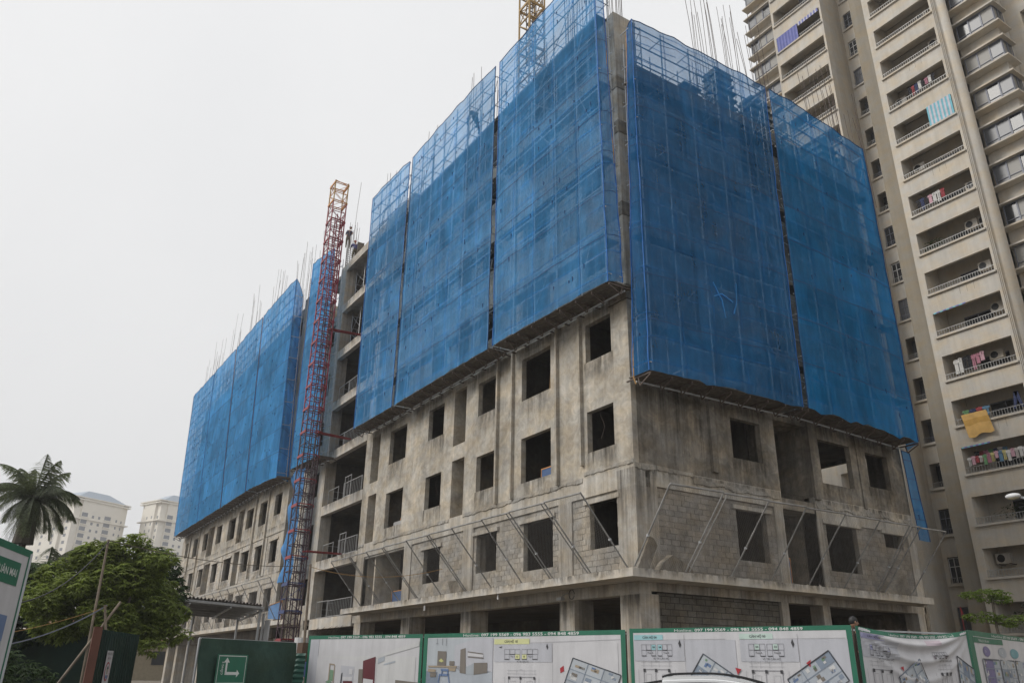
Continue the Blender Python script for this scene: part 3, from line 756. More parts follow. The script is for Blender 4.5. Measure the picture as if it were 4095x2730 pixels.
netting(b, t, M['netF'], 'blue net panel directly behind the red hoist mast, between the two wings', 1, seed=15)
scaffold(b[0], b[1], t[0], t[1], 'scaffold behind the net panel that stands behind the hoist mast', planks=())
# timber battens that hold the net edges beside the pillar
for pts, lab in ((((.30,-.84,27.6), (.34,-.76,24.6), (.40,-.68,20.5), (.36,-.6,18)), 'yellow batten on the left edge of the corner pillar'),
                 (((.94,-.16,26.5), (.86,-.18,23.5), (.76,-.2,19.5), (.66,-.24,15.5), (.55,-.32,11.2), (.6,-.27,10.95)), 'long yellow batten down the right side of the corner pillar')):
    m = MB(); m.path(pts, .035, 4); thing1(m, 'batten', M['wood_y'], lab, 'batten')
for x in (-.5, .1):
    pass
# loose plastic strips caught in the dark side net
m = MB()
for pts in (((1.4,3.2,15.6),(1.42,3.6,14.9),(1.42,3.7,14.2)), ((1.4,3.0,14.9),(1.42,3.6,15.2),(1.42,4.2,15.0)), ((1.42,4.5,15.9),(1.42,4.4,15.0),(1.42,4.2,14.5))): m.path(pts, .03, 4)
thing1(m, 'plastic_strip', M['netF'], 'pale plastic strips caught in the dark side net', 'plastic strips')

# tarpaulin hanging beside the mast
m = MB(); nu, nv = 14, 40
for j in range(nv+1):
    z = 14.45-7.5*j/nv; tt = (j/nv)
    sc_ = .22*abs(math.sin(tt*math.pi*2.9))
    xl = -35.7+sc_*1.2+.5*(1-tt)*0; xr = -32.95+.2*tt
    if j == 0: xl = -34.6
    for i in range(nu+1):
        u = i/nu; x = xl+(xr-xl)*u
        y = -1.15+.18*math.sin(u*9+tt*3)+.16*noise.noise(Vector((u*4, tt*9, 0)))+.25*math.sin(tt*math.pi*2.9)**2*.6
        m.v.append((x, y, z))
for j in range(nv):
    for i in range(nu): m.f.append((j*(nu+1)+i, j*(nu+1)+i+1, (j+1)*(nu+1)+i+1, (j+1)*(nu+1)+i)); m.m.append(0)
thing1(m, 'tarpaulin', M['tarp'], 'crumpled light blue tarpaulin hanging in the gap left of the red hoist mast', 'tarpaulin', smooth=True)

# ------------------------------------------------------------------ wire-mesh catch fences on the ledge
def catchfence(posts, dirv, label, outv, rise=2.35, doubles=(), tops=None):
    a = posts[0]
    r = empty('catch_fence', a, label, 'fence', 'wire-mesh catch fences on the first-floor ledge')
    O = Vector((outv[0], outv[1], rise)); T = []
    for i, p in enumerate(posts):
        p = Vector(p); q = p+O+(Vector(dirv)*(.06 if i % 3 else -.05)); T.append(q)
        MB().tube(p, q, .028, 6).build('post', M['post'], r)
        if i in doubles: MB().tube(p+Vector(dirv)*.16, q+Vector(dirv)*.2, .022, 6).build('post', M['post'], r)

        MB().box(*(sum(([c-.035, c+.035] for c in lerp(p, q, .38)), []))).build('clamp', M['tube'], r)
    for i in range(len(T)-1):
        MB().tube(T[i], T[i+1]+Vector((0,0,.03)), .032, 6).build('top_rail', M['post'], r)
    m = MB(); m.uv = []
    for i in range(len(posts)-1):
        p, q = Vector(posts[i]), Vector(posts[i+1]); L = (q-p).length; n0 = len(m.v); u0 = sum((Vector(posts[k_+1])-Vector(posts[k_])).length for k_ in range(i))
        for k_ in range(5):
            for j in range(7):
                u, v = k_/4, j/6; a_ = lerp(lerp(p, q, u), lerp(T[i], T[i+1], u), v); s = .09*math.sin(math.pi*u)*math.sin(math.pi*v)
                m.v.append((a_[0], a_[1], a_[2]-s)); m.uv.append((u0+u*L, v*2.9))
        for k_ in range(4):
            for j in range(6): m.f.append((n0+k_*7+j, n0+(k_+1)*7+j, n0+(k_+1)*7+j+1, n0+k_*7+j+1)); m.m.append(0)
    m.build('wire_mesh', M['chain'], r)
    return r
catchfence([(x, -1.0, 4.68) for x in (.62,-1.26,-3.44,-5.45,-7.66,-9.64,-11.9,-14.2,-16.2,-18.35,-20.9)], (-1,0,0), 'catch fence of slanted tubes along the street side of the near wing', (.0,-1.85), rise=2.12, doubles=(1,2,5,7,9))
catchfence([(.92, y, 4.7) for y in (-.98,1.2,3.32,5.31,7.32,9.33,11.3,11.85,13.6)], (0,1,0), 'catch fence of slanted tubes along the side face, above the brick-filled ground storey', (1.85,.0), rise=2.25, doubles=(1,6))
catchfence([(x, -1.0, 4.6) for x in (-33.0,-35.6,-39.6,-41.2,-43.6,-46.0,-48.4,-50.8,-53.2,-55.6,-58.0,-60.5,-63.0,-65.5,-68.0,-71.0,-74.0)], (-1,0,0), 'catch fence of slanted tubes along the far wing, half hidden by the gate roof', (0,-1.5), rise=2.45)

# debris on the ledge
def shard(pts, th, label, mat='plaster_dark', cat='debris'):
    m = MB(); n_ = len(pts); m.add(list(pts)+[(x+th[0], y+th[1], z+th[2]) for x, y, z in pts], [tuple(range(n_))[::-1], tuple(range(n_, 2*n_))]+[(i, (i+1) % n_, n_+(i+1) % n_, n_+i) for i in range(n_)])
    return thing1(m, 'concrete_debris', M[mat], label, cat, 'broken pieces lying on the ledge')
shard([(.62,-.6,4.67),(.62,-.12,4.67),(.5,.3,5.3),(.5,.42,5.5),(.5,.28,5.72),(.5,.08,5.78)], (-.14,.03,.02), 'tall leaning slab of broken concrete at the corner of the ledge')
shard([(.3,.3,4.67),(.5,1.7,4.67),(.5,1.6,4.85),(.35,.95,5.25),(.3,.6,5.0)], (.25,.05,0), 'low pointed heap piece beside the tall leaning slab')
shard([(.5,12.4,4.67),(.6,13.9,4.67),(.55,13.75,5.5),(.5,13.1,5.2)], (.1,.1,0), 'triangular grey sheet at the far end of the side ledge')
shard([(-12.3,-.5,5.3),(-11.7,-.6,4.67),(-11.0,-.7,4.67),(-11.6,-.55,5.25)], (.05,.15,.05), 'square board leaning against the brickwork on the street ledge')
rb = MB(); rnd = random.Random(3)
for q in range(900):
    if rnd.random() < .5: x, y = rnd.uniform(-20, .6), -rnd.uniform(.15, .95)
    else: x, y = rnd.uniform(.1, .8), rnd.uniform(-.8, 14.6)
    s = rnd.uniform(.02, .075) * (1.6 if rnd.random() < .1 else 1); h_ = s*rnd.uniform(.5, 1.3)
    a = rnd.uniform(0, 3.14); c_, s_ = math.cos(a)*s, math.sin(a)*s
    rb.add([(x+c_,y+s_,4.66),(x-s_,y+c_,4.66),(x-c_,y-s_,4.66),(x+s_,y-c_,4.66),(x+.3*c_,y,4.66+h_)], [(0,1,4),(1,2,4),(2,3,4),(3,0,4)])
tag(rb.build('rubble', M['mortar']), 'small cement rubble strewn along the ledge', 'rubble', None, 'stuff')
# corner floodlight/camera under the ledge and hanging bits
r = empty('security_camera', (-3.9, -.1, 4.15), 'small security camera under the ledge by the second column', 'camera')
m = MB(); m.box(-4.15,-3.85,-.35,-.2,4.02,4.12); m.build('housing', M['metalw'], r)
m = MB(); m.tube((-4,-.27,4.12),(-3.9,-.02,4.3),.02,5); m.build('arm', M['metalw'], r)
m = MB(); pts = [(-3.55+.16*math.cos(a/3.), -.1, 4.2+.16*math.sin(a/3.)) for a in range(19)]; m.path(pts, .012, 4); m.build('cable_loop', M['black'], r)
for i, (x, z) in enumerate(((-13.5,4.1),(-7.2,4.2))):
    m = MB(); m.box(x,x+.07,-1.0,-.95,z,z+.22)
    thing1(m, 'lamp', M['white'], 'tiny white lamp under the %s part of the street ledge' % ('left','middle')[i], 'lamp', 'tiny lamps under the ledge')

# ------------------------------------------------------------------ guard rails in the open bays
def guard(x0, x1, y, z, h, lab, bars=.14, box=False):
    r = empty('guard_rail', (x0, y, z), lab, 'railing', 'steel guard rails in the open balcony bays')
    for zz_ in (z+.08, z+h): MB().tube((x0,y,zz_),(x1,y,zz_),.022,4).build('rail', M['metalw'], r)
    x = x0
    while x < x1+.01:
        MB().tube((x,y,z),(x,y,z+h),.014,4).build('bar', M['metalw'], r); x += bars
    for xe in (x0, x1): MB().tube((xe,y,z),(xe,y,z+h+.04),.026,4).build('upright', M['metalw'], r)
    if box:
        for zz_ in (z+.3, z+.62, z+h): MB().tube((x0,y,zz_),(x0,y+1.0,zz_),.018,4).build('rail', M['metalw'], r)
names = ['lowest open bay, level with the ledge', 'second open bay from below', 'third open bay from below', 'fourth open bay from below, beside the nets', 'fifth open bay, where the near net begins']
for i in range(5):
    z = FL[i]
    guard(-28.2 if i in (1,2) else -29.0, -25.2 if i < 4 else -27.6, .16, z, 1.0 if i < 3 else .95, 'barred guard rail in the '+names[i], .26)
    guard(-31.2, -29.4, .25, z, 1.05, 'boxy guard frame at the left of the '+names[i], .9, True)
    if i in (1, 2): guard(-27.9, -26.9, .1, z, 1.35, 'taller tubular frame standing in the '+names[i], .5)

# ------------------------------------------------------------------ red hoist mast
mr = empty('hoist_mast', (-26.25, -3, 0), 'tall dark red lattice hoist mast with an orange top, standing before the open balcony bays', 'hoist mast')
def lattice(r, cx, cy, s, z0, z1, cell, chord, brace, matf, name_s, heavy=3):
    c = [(cx-s, cy-s), (cx+s, cy-s), (cx+s, cy+s), (cx-s, cy+s)]
    z = z0; zs_ = [z0]
    while z < z1-.01: z = min(z+cell, z1); zs_.append(z)
    i0 = 0
    for i in range(1, len(zs_)):
        if i == len(zs_)-1 or matf(zs_[i], 0) is not matf(zs_[i0], 0):
            for x, y in c: MB().tube((x,y,zs_[i0]), (x,y,zs_[i]), chord, 5).build('chord', matf(zs_[i0], 0), r)
            i0 = i
    for k_ in range(len(zs_)-1):
        z, zt = zs_[k_], zs_[k_+1]
        m = MB()
        for i in range(4):
            a, b = c[i], c[(i+1) % 4]
            m.tube((*a,z),(*b,z), brace*1.6, 4)
            if heavy: 
                if k_ % 2: m.tube((*a,z),(*b,zt), brace, 4)
                else: m.tube((*b,z),(*a,zt), brace, 4)
        m.build('lacing', matf(z, 1), r)
        if heavy and k_ % heavy == 0:
            m = MB(); e_ = .06
            for i in range(4):
                a, b = c[i], c[(i+1) % 4]; m.tube((*a,z+.12),(*b,z+.12), brace*1.9, 4)
            m.box(cx-s-e_, cx+s+e_, cy-s-e_, cy-s-.01, z-.05, z+.09); m.box(cx-s-e_, cx+s+e_, cy+s+.01, cy+s+e_, z-.05, z+.09)
            m.build('section_collar', matf(z, 2), r)
def mf(z, w):
    if z > 31.3: return M['orange'] if w else M['yellow']
    if z > 29.3: return M['redb']
    if w == 0: return M['darkred'] if z < 16 else M['red']
    if 4 < z < 8 and w == 1: return M['navy' if int(z) % 2 else 'darkred']
    if w == 2: return M['redb'] if (z > 9 or int(z) % 2) else M['navy']
    return M['darkred'] if z < 15 else M['red']
lattice(mr, -26.35, -3, .47, 0, 33.2, .75, .045, .018, mf, 'mast', 2)
lattice(mr, -26.15, -2.85, .2, 0, 30.6, .75, .034, .016, lambda z, w: M['darkred' if z < 24 else 'red'], 'rail', 0)
MB().box(-26.9,-25.8,-3.5,-2.5,0,.5).build('base_frame', M['redb'], mr)
r = mr
for (p, q) in (((-25.9,-2.9,21.9),(-27.1,-.1,22.6)), ((-25.9,-2.9,15.0),(-27.5,-.1,15.4)), ((-25.6,-2.9,7.85),(-27.2,-.1,8.1))):
    m = MB(); p, q = Vector(p), Vector(q); o_ = Vector((.3,.1,0))
    m.tube(p, q, .05, 5); m.tube(p+o_, q+o_*.6, .05, 5)
    for i in range(6): m.tube(lerp(p, q, i/6), lerp(p+o_, q+o_*.6, (i+.8)/6), .025, 4)
    m.build('wall_tie', M['redb'], r)
# second short red mast piece behind the hoarding corner
MB().box(-26.6,-24.9,-2.2,-1.0,1.2,2.3).build('hoist_motor', M['navy'], mr)
r = empty('water_drum', (-22.6,-3.4,0), 'white round drum beside the foot of the hoist mast', 'drum')
m = MB(); m.tube((-22.6,-3.4,2.2),(-22.6,-3.4,3.1),.38,14); m.build('drum', M['white'], r)
m = MB(); [m.tube((-22.6+dx,-3.4+dy,0),(-22.6+dx,-3.4+dy,2.2),.04,4) for dx in (-.3,.3) for dy in (-.3,.3)]; m.build('stand', M['tube_rust'], r)
# yellow tower crane behind
cr = empty('tower_crane', (-24.5, 12, 26.6), 'yellow lattice tower crane mast rising behind the street-side nets', 'crane')
def cf(z, w): return M['yellow']
lattice(cr, -24.5, 12, .8, 26.6, 82, 1.65, .09, .045, cf, 'crane', 3)
lattice(cr, -24.3, 11.8, .3, 50, 82, 1.1, .05, .03, lambda z, w: M['tube_rust'], 'ladder', 0)
# jib far above the frame
m = MB()
for k_ in range(30):
    a = (-24.5+k_*1.4*math.cos(2.5), 12+k_*1.4*math.sin(2.5), 84); b = (-24.5+(k_+1)*1.4*math.cos(2.5), 12+(k_+1)*1.4*math.sin(2.5), 84)
    m.tube(a, b, .09, 4); m.tube((a[0],a[1],85.4), (b[0],b[1],85.4), .07, 4); m.tube(a, (b[0],b[1],85.4), .05, 4)
m.build('jib', M['yellow'], cr)
MB().box(-25.6,-23.4,10.9,13.1,82,84.2).build('cab', M['yellow'], cr)

# ------------------------------------------------------------------ rebar bundles
def rebar(x, y, z0, h, n_, lab, seed, sp=.28, lean=(0,0), ties=False):
    rnd = random.Random(seed); m = MB()
    for i in range(n_):
        a = 2*math.pi*i/n_; bx, by = x+sp*math.cos(a)*rnd.uniform(.8,1), y+sp*math.sin(a)
        hh_ = h*rnd.uniform(.72, 1); lx, ly = lean[0]+rnd.uniform(-.16,.16), lean[1]+rnd.uniform(-.16,.16); p = [(bx,by,z0)]
        for j in range(1, 4):
            f = j/3; p.append((bx+lx*h*.14*f*f, by+ly*h*.14*f*f, z0+hh_*f))
        m.path(p, .014, 4)
    if ties:
        z = z0+.15
        while z < z0+h*.45:
            pts = [(x+sp*1.15*math.cos(a), y+sp*1.15*math.sin(a), z) for a in (0.78,2.35,3.93,5.5,7.07)]; m.path(pts, .014, 4); z += .18
    return thing1(m, 'rebar_bundle', M['rebar'], lab, 'rebar', 'upright rebar bundles above the unfinished columns')
ordl = ['first', 'second', 'third', 'fourth', 'fifth', 'sixth']
for i, (x, zt, n_) in enumerate(((-85.0,40.3,6),(-80.8,41.8,7),(-72.6,42.0,7),(-64.3,41.8,7),(-55.6,40.4,8),(-47.8,39.6,9))):
    k_ = 1.0
    rebar(x+1.2, 1.0, 30.2, zt-30.2, n_, 'rebar bundle above the far-wing nets, %s from the left' % ordl[i], 20+i, .5, (-.25,0))
rebar(-41.7, .6, 30.6, 6.2, 9, 'dense rebar cage in the gap between far wing and hoist mast', 31, .36, (-.3,0), True)
rebar(-38.6, .8, 28.5, 11.0, 8, 'tallest rebar cage just left of the hoist mast', 32, .42, (-.2,0), True)
rebar(-32.5, .5, 30.2, 4.2, 14, 'rebar cage the two workers are standing at', 33, .38, (0,0), True)
rebar(-32.8, .6, 31, 8.3, 1, 'single very long bar rising beside the two workers', 34, .1)
rebar(-25.3, .5, 30.2, 5.1, 4, 'short rebar poking above the narrow net panel', 35, .4)
rebar(-18.9, .5, 29.9, 5.0, 3, 'two thin bars poking above the gap between the left nets', 36, .3)
rebar(-12.2, .5, 29.9, 4.8, 9, 'rebar behind the broad net panel near the climbing worker', 37, .8)
rebar(-3.6, .9, 29.0, 6.5, 16, 'tall rebar cluster behind the net panel next to the pillar', 38, .7)
rebar(-.42, .45, 28.4, 4.6, 12, 'rebar rising from the head of the bare corner pillar', 39, .36, (-.15, .1))
rebar(-1.0, 6.9, 28.5, 6.6, 11, 'tall leaning rebar fan above the dark side net', 40, .55, (.1,-.35))
rebar(-1.0, 8.9, 28.5, 6.9, 8, 'tallest rebar above the dark side net, beside the column form', 41, .35, (0,-.2))
rebar(-1.0, 10.9, 27.5, 7.2, 9, 'slanting rebar above the gap between the two side nets', 42, .5, (.1,-.5))
rebar(-1.0, 16.2, 26.6, 8.0, 9, 'thin rebar in front of the apartment tower, left group', 43, .8, (0,-.3))
rebar(-1.0, 18.4, 25.5, 8.2, 9, 'thin rebar in front of the apartment tower, right group', 44, .8, (0,-.25))

# ------------------------------------------------------------------ apartment tower on the right
TW = empty('apartment_tower', (-4, 36, 0), 'tall cream apartment tower on the right with rows of balconies and glazed bays', 'building')
ZS = [27.6+2.97*k_ for k_ in range(-9, 14)]; TOP = 68.4
LB = (-12.8, -8.42); RB = (-4.38, -.12)
opn = lambda a, b: [(a, b, z+.12, z+1.74) for z in ZS]
m = MB(); facade(m, 'y', 30, -13.02, -8.25, 0, TOP, opn(*LB), .2); m.box(-8.45, -8.25, 30.21, 36, 0, TOP); m.box(-13.02, -12.82, 30.21, 31.9, 0, TOP); m.build('wall', M['cream'], TW)
m = MB(); facade(m, 'y', 30, -4.84, .18, 0, TOP, opn(*RB), .2); m.box(-4.84, -4.64, 30.21, 35, 0, TOP); m.build('wall', M['cream'], TW)
m = MB(); facade(m, 'y', 32.55, -8.24, -7.0, 0, TOP, [(-7.95, -7.25, z-.1+.2, z-.1+1.75) for z in [1.6+ (zz-1.6)*1.0+.17 for zz in ZS]], .2); m.build('wall', M['cream'], TW)
MB().box(-5.98, -4.85, 30.25, 33, 0, TOP).build('fin', M['brown'], TW)
m = MB(); m.box(-7.0, -6.0, 32.6, 32.8, 0, TOP); m.build('wall', M['cream'], TW)
# rounded service pillar between balconies and bays
m = MB(); m.tube((.32, 30.55, 0), (.32, 30.55, TOP), .42, 18); m.build('round_pillar', M['cream'], TW, True)
# balconies
def flat(x0, x1, z, k_, yb, name_):
    m = MB(); m.box(x0-.08, x1+.1, yb-.14, yb-.002, z, z+.12); m.build('balcony_slab', M['cream'], TW)
    m = MB()
    m.box(x0+.002, x1-.002, yb+.21, yb+1.75, z-.30, z-.15)            # ceiling of the balcony below
    m.box(x0-.1, x0-.005, yb+.21, yb+1.75, z-.15, z+2.6); m.box(x1+.005, x1+.1, yb+.21, yb+1.75, z-.15, z+2.6)
    m.build('balcony_wall', M['cream'], TW)
    dx = x0+(x1-x0)*(.33 if (k_*7) % 3 else .24); w_ = (x1-x0)*.42
    m = MB(); facade(m, 'y', yb+1.75, x0, x1, z-.15, z+2.6, [(dx, dx+w_, z-.1, z+1.55)], .15); m.build('balcony_wall', M['cream'], TW)
    m = MB(); m.box(dx, dx+w_, yb+1.8, yb+1.83, z-.1, z+1.55); o = m.build('window', M['glass_dark'], TW)
    f = MB(); f.box(dx+w_/2-.03, dx+w_/2+.03, yb+1.76, yb+1.79, z-.1, z+1.55); f.box(dx, dx+w_, yb+1.76, yb+1.79, z+1.48, z+1.55); f.box(dx, dx+w_, yb+1.76, yb+1.79, z+1.1, z+1.14); f.build('frame', M['frame'], o)
    m = MB(); m.tube((x0, yb+.02, z+.52), (x1, yb+.02, z+.52), .018, 4); m.tube((x0, yb+.02, z+.2), (x1, yb+.02, z+.2), .012, 4)
    n_ = 27
    for i in range(n_):
        x = x0+(x1-x0)*i/(n_-1); m.box(x-.008, x+.008, yb+.005, yb+.03, z+.12, z+.52)
    m.build('railing', M['metalw'], TW)
for k_, z in enumerate(ZS):
    flat(LB[0], LB[1], z, k_, 30, 'l') if z > 30 else None
    flat(RB[0], RB[1], z, k_+5, 30, 'r')
    zn = z+.07
    MB().box(-8.12, -7.12, 32.42, 32.548, zn, zn+.13).build('window_sill', M['cream'], TW)
    kind = (k_*5+2) % 7
    m = MB(); m.box(-7.95, -7.25, 33.3, 33.34, zn+.1, zn+1.75) if kind not in (0, 3, 5) else m.box(-7.95, -7.25, 32.68, 32.7, zn+.1, zn+1.75)
    o = m.build('window', M['glass_dark'] if kind % 2 else M['glass'], TW)
    if kind in (0, 3, 5):
        f = MB()
        for x in (-7.95, -7.62, -7.29): f.box(x, x+.04, 32.64, 32.67, zn+.13, zn+1.7)
        f.box(-7.95, -7.25, 32.64, 32.67, zn+1.66, zn+1.7); f.box(-7.95, -7.25, 32.64, 32.67, zn+1.15, zn+1.19); f.build('frame', M['white'] if kind == 5 else M['frame'], o)
    m = MB(); m.tube((-7.95,32.5,zn+.5), (-7.25,32.5,zn+.5), .015, 4)
    for i in range(7): x = -7.95+.7*i/6; m.box(x-.008,x+.008,32.49,32.51,zn+.13,zn+.5)
    m.build('railing', M['metalw'] if kind % 3 else M['frame'], TW)
# glazed corner bays
def bay(x0, x1, z, right, k_):
    yf = 31.45; zb = z+.2
    sl_ = MB(); sl_.box(x0-.32, x1+.3 if right else x1+.1, yf-.27, 32.9 if right else 32.0, zb, zb+.12); sl_.build('bay_slab', M['cream'], TW)
    sl_ = MB(); sl_.box(x0-.32, x1+.3 if right else x1+.1, yf-.27, 32.9 if right else 32.0, zb+1.66, zb+1.78); sl_.build('bay_slab', M['cream'], TW)
    g_ = [M['glass'], M['glass_pale'], M['glass_dark'], M['glass'], M['glass_pale']]
    n_ = 3; ww = (x1-x0)/n_
    for i in range(n_):
        a = x0+i*ww; gl = g_[(k_*3+i*(2 if k_ % 2 else 1)) % 5]
        o = MB().box(a+.03, a+ww-.03, yf+.05, yf+.08, zb+.12, zb+1.66).build('window', gl, TW)
        f = MB()
        for x in (a, a+ww-.045): f.box(x, x+.045, yf, yf+.045, zb+.12, zb+1.66)
        f.box(a+.045, a+ww-.045, yf, yf+.045, zb+.12, zb+.17); f.box(a+.045, a+ww-.045, yf, yf+.045, zb+1.6, zb+1.66); f.box(a+.045, a+ww-.045, yf, yf+.045, zb+.5, zb+.54)
        f.build('frame', M['frame'], o)
    if right:
        for i in range(2):
            a = yf+.08+i*.62
            o = MB().box(x1-.06, x1-.03, a+.03, a+.6, zb+.12, zb+1.66).build('window', M['glass_pale'] if i == 0 else M['glass'], TW)
            f = MB()
            for y in (a, a+.575): f.box(x1, x1+.045, y, y+.045, zb+.12, zb+1.66)
            f.box(x1, x1+.045, a+.045, a+.575, zb+1.6, zb+1.66); f.box(x1, x1+.045, a+.045, a+.575, zb+.5, zb+.54); f.build('frame', M['frame'], o)
    else: MB().box(x0-.03, x0-.01, yf, 32, zb+.12, zb+1.66).build('window', M['glass'], TW)
for k_, z in enumerate(ZS):
    if z > 5: bay(.62, 3.1, z, True, k_)
    if z > 40: bay(-16.55, -14.0, z, False, k_+1)
m = MB(); m.box(.35, 2.95, 31.9, 38, 0, TOP); m.build('wall', M['cream'], TW)
m = MB(); m.box(-16.4, -13.03, 31.9, 38, 0, TOP); m.build('wall', M['cream'], TW)
ofar = [(3.9, 7.4, z+.12, z+1.74) for z in ZS]
m = MB(); facade(m, 'y', 33.6, 2.96, 34, 0, TOP, ofar, .2); m.build('wall', M['cream'], TW)  # unseen right stretch, added to block sky light from the side face
for k_, z in enumerate(ZS):
    if z > 20: flat(3.9, 7.4, z, k_+2, 33.6, 'f')
m = MB(); m.box(-12.8, -8.5, 33, 50, 0, TOP-.1); m.box(-6, 34, 36.5, 50, 0, TOP-.1); m.build('core_wall', M['cream'], TW)  # core follows the added unseen stretch to the right

# things on the balconies
def ac(x, z, y, lab, two=False):
    r = empty('air_conditioner', (x, y, z), lab, 'air conditioner', 'air-conditioner units on the tower balconies')
    MB().box(x-.4, x+.4, y-.16, y+.16, z, z+.56).build('casing', M['ledge_w'], r)
    m = MB(); m.tube((x-.1, y-.17, z+.28), (x-.1, y-.185, z+.28), .22, 16); m.build('fan_grille', M['black'], r)
    m = MB(); [m.box(x+s-.02, x+s+.02, y-.15, y+.6, z-.06, z-.01) for s in (-.3, .3)]; m.build('bracket', M['tube_rust'], r)
Z = lambda k_: 27.6+2.97*k_
ac(-.75, Z(5)+1.0, 31.0, 'air conditioner high up at the right end of an otherwise empty balcony')
ac(-3.9, Z(4)+.85, 31.0, 'air conditioner at the left end of the balcony with dark washing, upper floors')
ac(-.6, Z(1)+.7, 31.0, 'air conditioner at the right of the balcony above the one with two units')
ac(-1.2, Z(0)+1.0, 31.0, 'left one of two air conditioners side by side on one balcony')
ac(-.45, Z(0)+1.05, 31.2, 'right one of two air conditioners side by side on one balcony')
ac(-1.0, Z(-1)+.85, 31.0, 'air conditioner in the balcony directly below the paired units')
ac(-1.6, Z(-3)+.95, 31.1, 'air conditioner half hidden over hanging laundry above the yellow sheet')
ac(-.9, Z(-5)+.95, 31.2, 'air conditioner behind the brightly coloured laundry balcony')
ac(-11.3, Z(7)+.6, 31.2, 'air conditioner in a left balcony column just above the nets')
CC = [(.45,.42,.40),(.30,.05,.06),(.03,.04,.10),(.55,.54,.52),(.02,.02,.025),(.35,.15,.2),(.10,.2,.3),(.5,.3,.35),(.12,.25,.12),(.5,.45,.2)]
cm = [plain('cloth_'+n_, c, .9, 0, .1) for n_, c in zip(('beige','red','navy','white','black','plum','teal','pink','green','mustard'), CC)]
def garment(x, y, z, w_, h_, mi, lab, trousers=False, grp='laundry hanging on the tower balconies'):
    m = MB(); n_ = 5
    if trousers:
        for s in (-1, 1):
            m.add([(x-w_*.3,y-.02,z),(x+w_*.3,y-.02,z),(x+s*w_*.55+.06,y-.02,z-h_),(x+s*w_*.55-.06,y-.02,z-h_),(x-w_*.3,y+.03,z),(x+w_*.3,y+.03,z),(x+s*w_*.55+.06,y+.03,z-h_),(x+s*w_*.55-.06,y+.03,z-h_)],[(0,1,2,3),(4,5,6,7),(0,1,5,4),(1,2,6,5),(2,3,7,6),(3,0,4,7)])
    else:
        rows = [(0,.16),(.06,.5),(.28,.5),(.3,.34),(1,.36)]
        for i in range(n_-1):
            (a, wa), (b, wb) = rows[i], rows[i+1]
            for s0, s1 in ((-1,0),(0,1)):
                d0 = .03*math.sin(i*2+x*9); m.poly([(x+s0*wa*w_,y+d0,z-a*h_),(x+s1*wa*w_,y-d0,z-a*h_),(x+s1*wb*w_,y-d0,z-b*h_),(x+s0*wb*w_,y+d0,z-b*h_)])
                m.poly([(x+s0*wa*w_,y+d0+.04,z-a*h_),(x+s1*wa*w_,y-d0+.04,z-a*h_),(x+s1*wb*w_,y-d0+.04,z-b*h_),(x+s0*wb*w_,y+d0+.04,z-b*h_)])
    thing1(m, 'laundry', cm[mi], lab, 'laundry', grp)
ordl = ['first', 'second', 'third', 'fourth', 'fifth', 'sixth']; ORD = ordl+['seventh','eighth','ninth','tenth','eleventh','twelfth','thirteenth','fourteenth','fifteenth','sixteenth']
rnd = random.Random(5)
cn = ('beige','red','navy','white','black','plum','teal','pink','green','mustard')
def washing(x0, x1, k_, n_, cols_, where, y=30.35, z=1.55, h_=(.5,.8)):
    for i in range(n_):
        mi = cols_[i % len(cols_)]; x = x0+(x1-x0)*(i+.5)/n_
        garment(x, y, Z(k_)+z-rnd.uniform(0,.08), min(.42, (x1-x0)/n_*1.1), rnd.uniform(*h_), mi, '%s garment, %s in the row %s' % (cn[mi], ORD[i], where), grp='laundry '+where)
washing(-3.0, -1.0, 4, 8, (4,1,2,3,4,5,3,4), 'on the balcony two floors above the striped blind', z=1.5)
washing(-4.1, -2.1, 1, 7, (4,2,4,7,3,3,1), 'on the balcony right below the striped blind', z=1.45, h_=(.6,.9))
washing(-3.9, -2.0, -3, 7, (3,3,4,4,5,5,7), 'two floors above the yellow sheet', z=1.5, h_=(.5,1.0))
washing(-4.0, -2.4, -4, 4, (8,2,1,6), 'just behind the yellow sheet', z=1.1, h_=(.5,.7))
garment(-.75, 30.3, Z(-4)+1.45, .4, 1.0, 2, 'dark trousers hanging at the right of the yellow-sheet balcony', True)
washing(-4.1, -.5, -5, 16, (3,7,1,3,8,5,9,7,6,9,3,7,0,3,3,3), 'in the crowded bright row below the yellow sheet', y=29.95, z=1.15, h_=(.4,.65))
washing(-3.9, -2.0, -5, 7, (4,1,5,8,2,0,6), 'hanging behind the crowded bright row', y=30.5, z=1.5, h_=(.4,.6))
washing(-10.3, -8.9, 9, 5, (4,4,2,4,5), 'in a balcony of the left column above the nets', z=1.4)
# blinds, sheet, plants
def striped(x0, x1, z0, z1, y, c1, c2, n_, lab):
    r = empty('striped_blind', ((x0+x1)/2, y, z0), lab, 'blind')
    for i in range(n_):
        a = x0+(x1-x0)*i/n_; b = x0+(x1-x0)*(i+1)/n_; d = .02*(i % 2)
        MB().box(a, b, y-.01-d, y+.01-d, z0, z1).build('stripe', c1 if i % 2 else c2, r)
bl1, bl2, bl3 = plain('blind_turquoise', (.16,.42,.50), .8), plain('blind_violet_blue', (.16,.17,.40), .8), plain('blind_pale', (.50,.50,.56), .8)
striped(-1.85, -.14, Z(3)+.12, Z(3)+1.75, 29.95, bl3, bl1, 13, 'turquoise and white striped blind over half a balcony')
striped(-12.75, -10.6, Z(8)+.15, Z(8)+1.72, 29.95, bl2, plain('blind_blue', (.10,.12,.33), .8), 14, 'violet-blue striped blind on a high balcony of the left column')
striped(-10.5, -8.5, Z(8)+1.38, Z(8)+1.72, 29.95, bl2, bl3, 14, 'rolled-up striped awning on the same high balcony, right part')
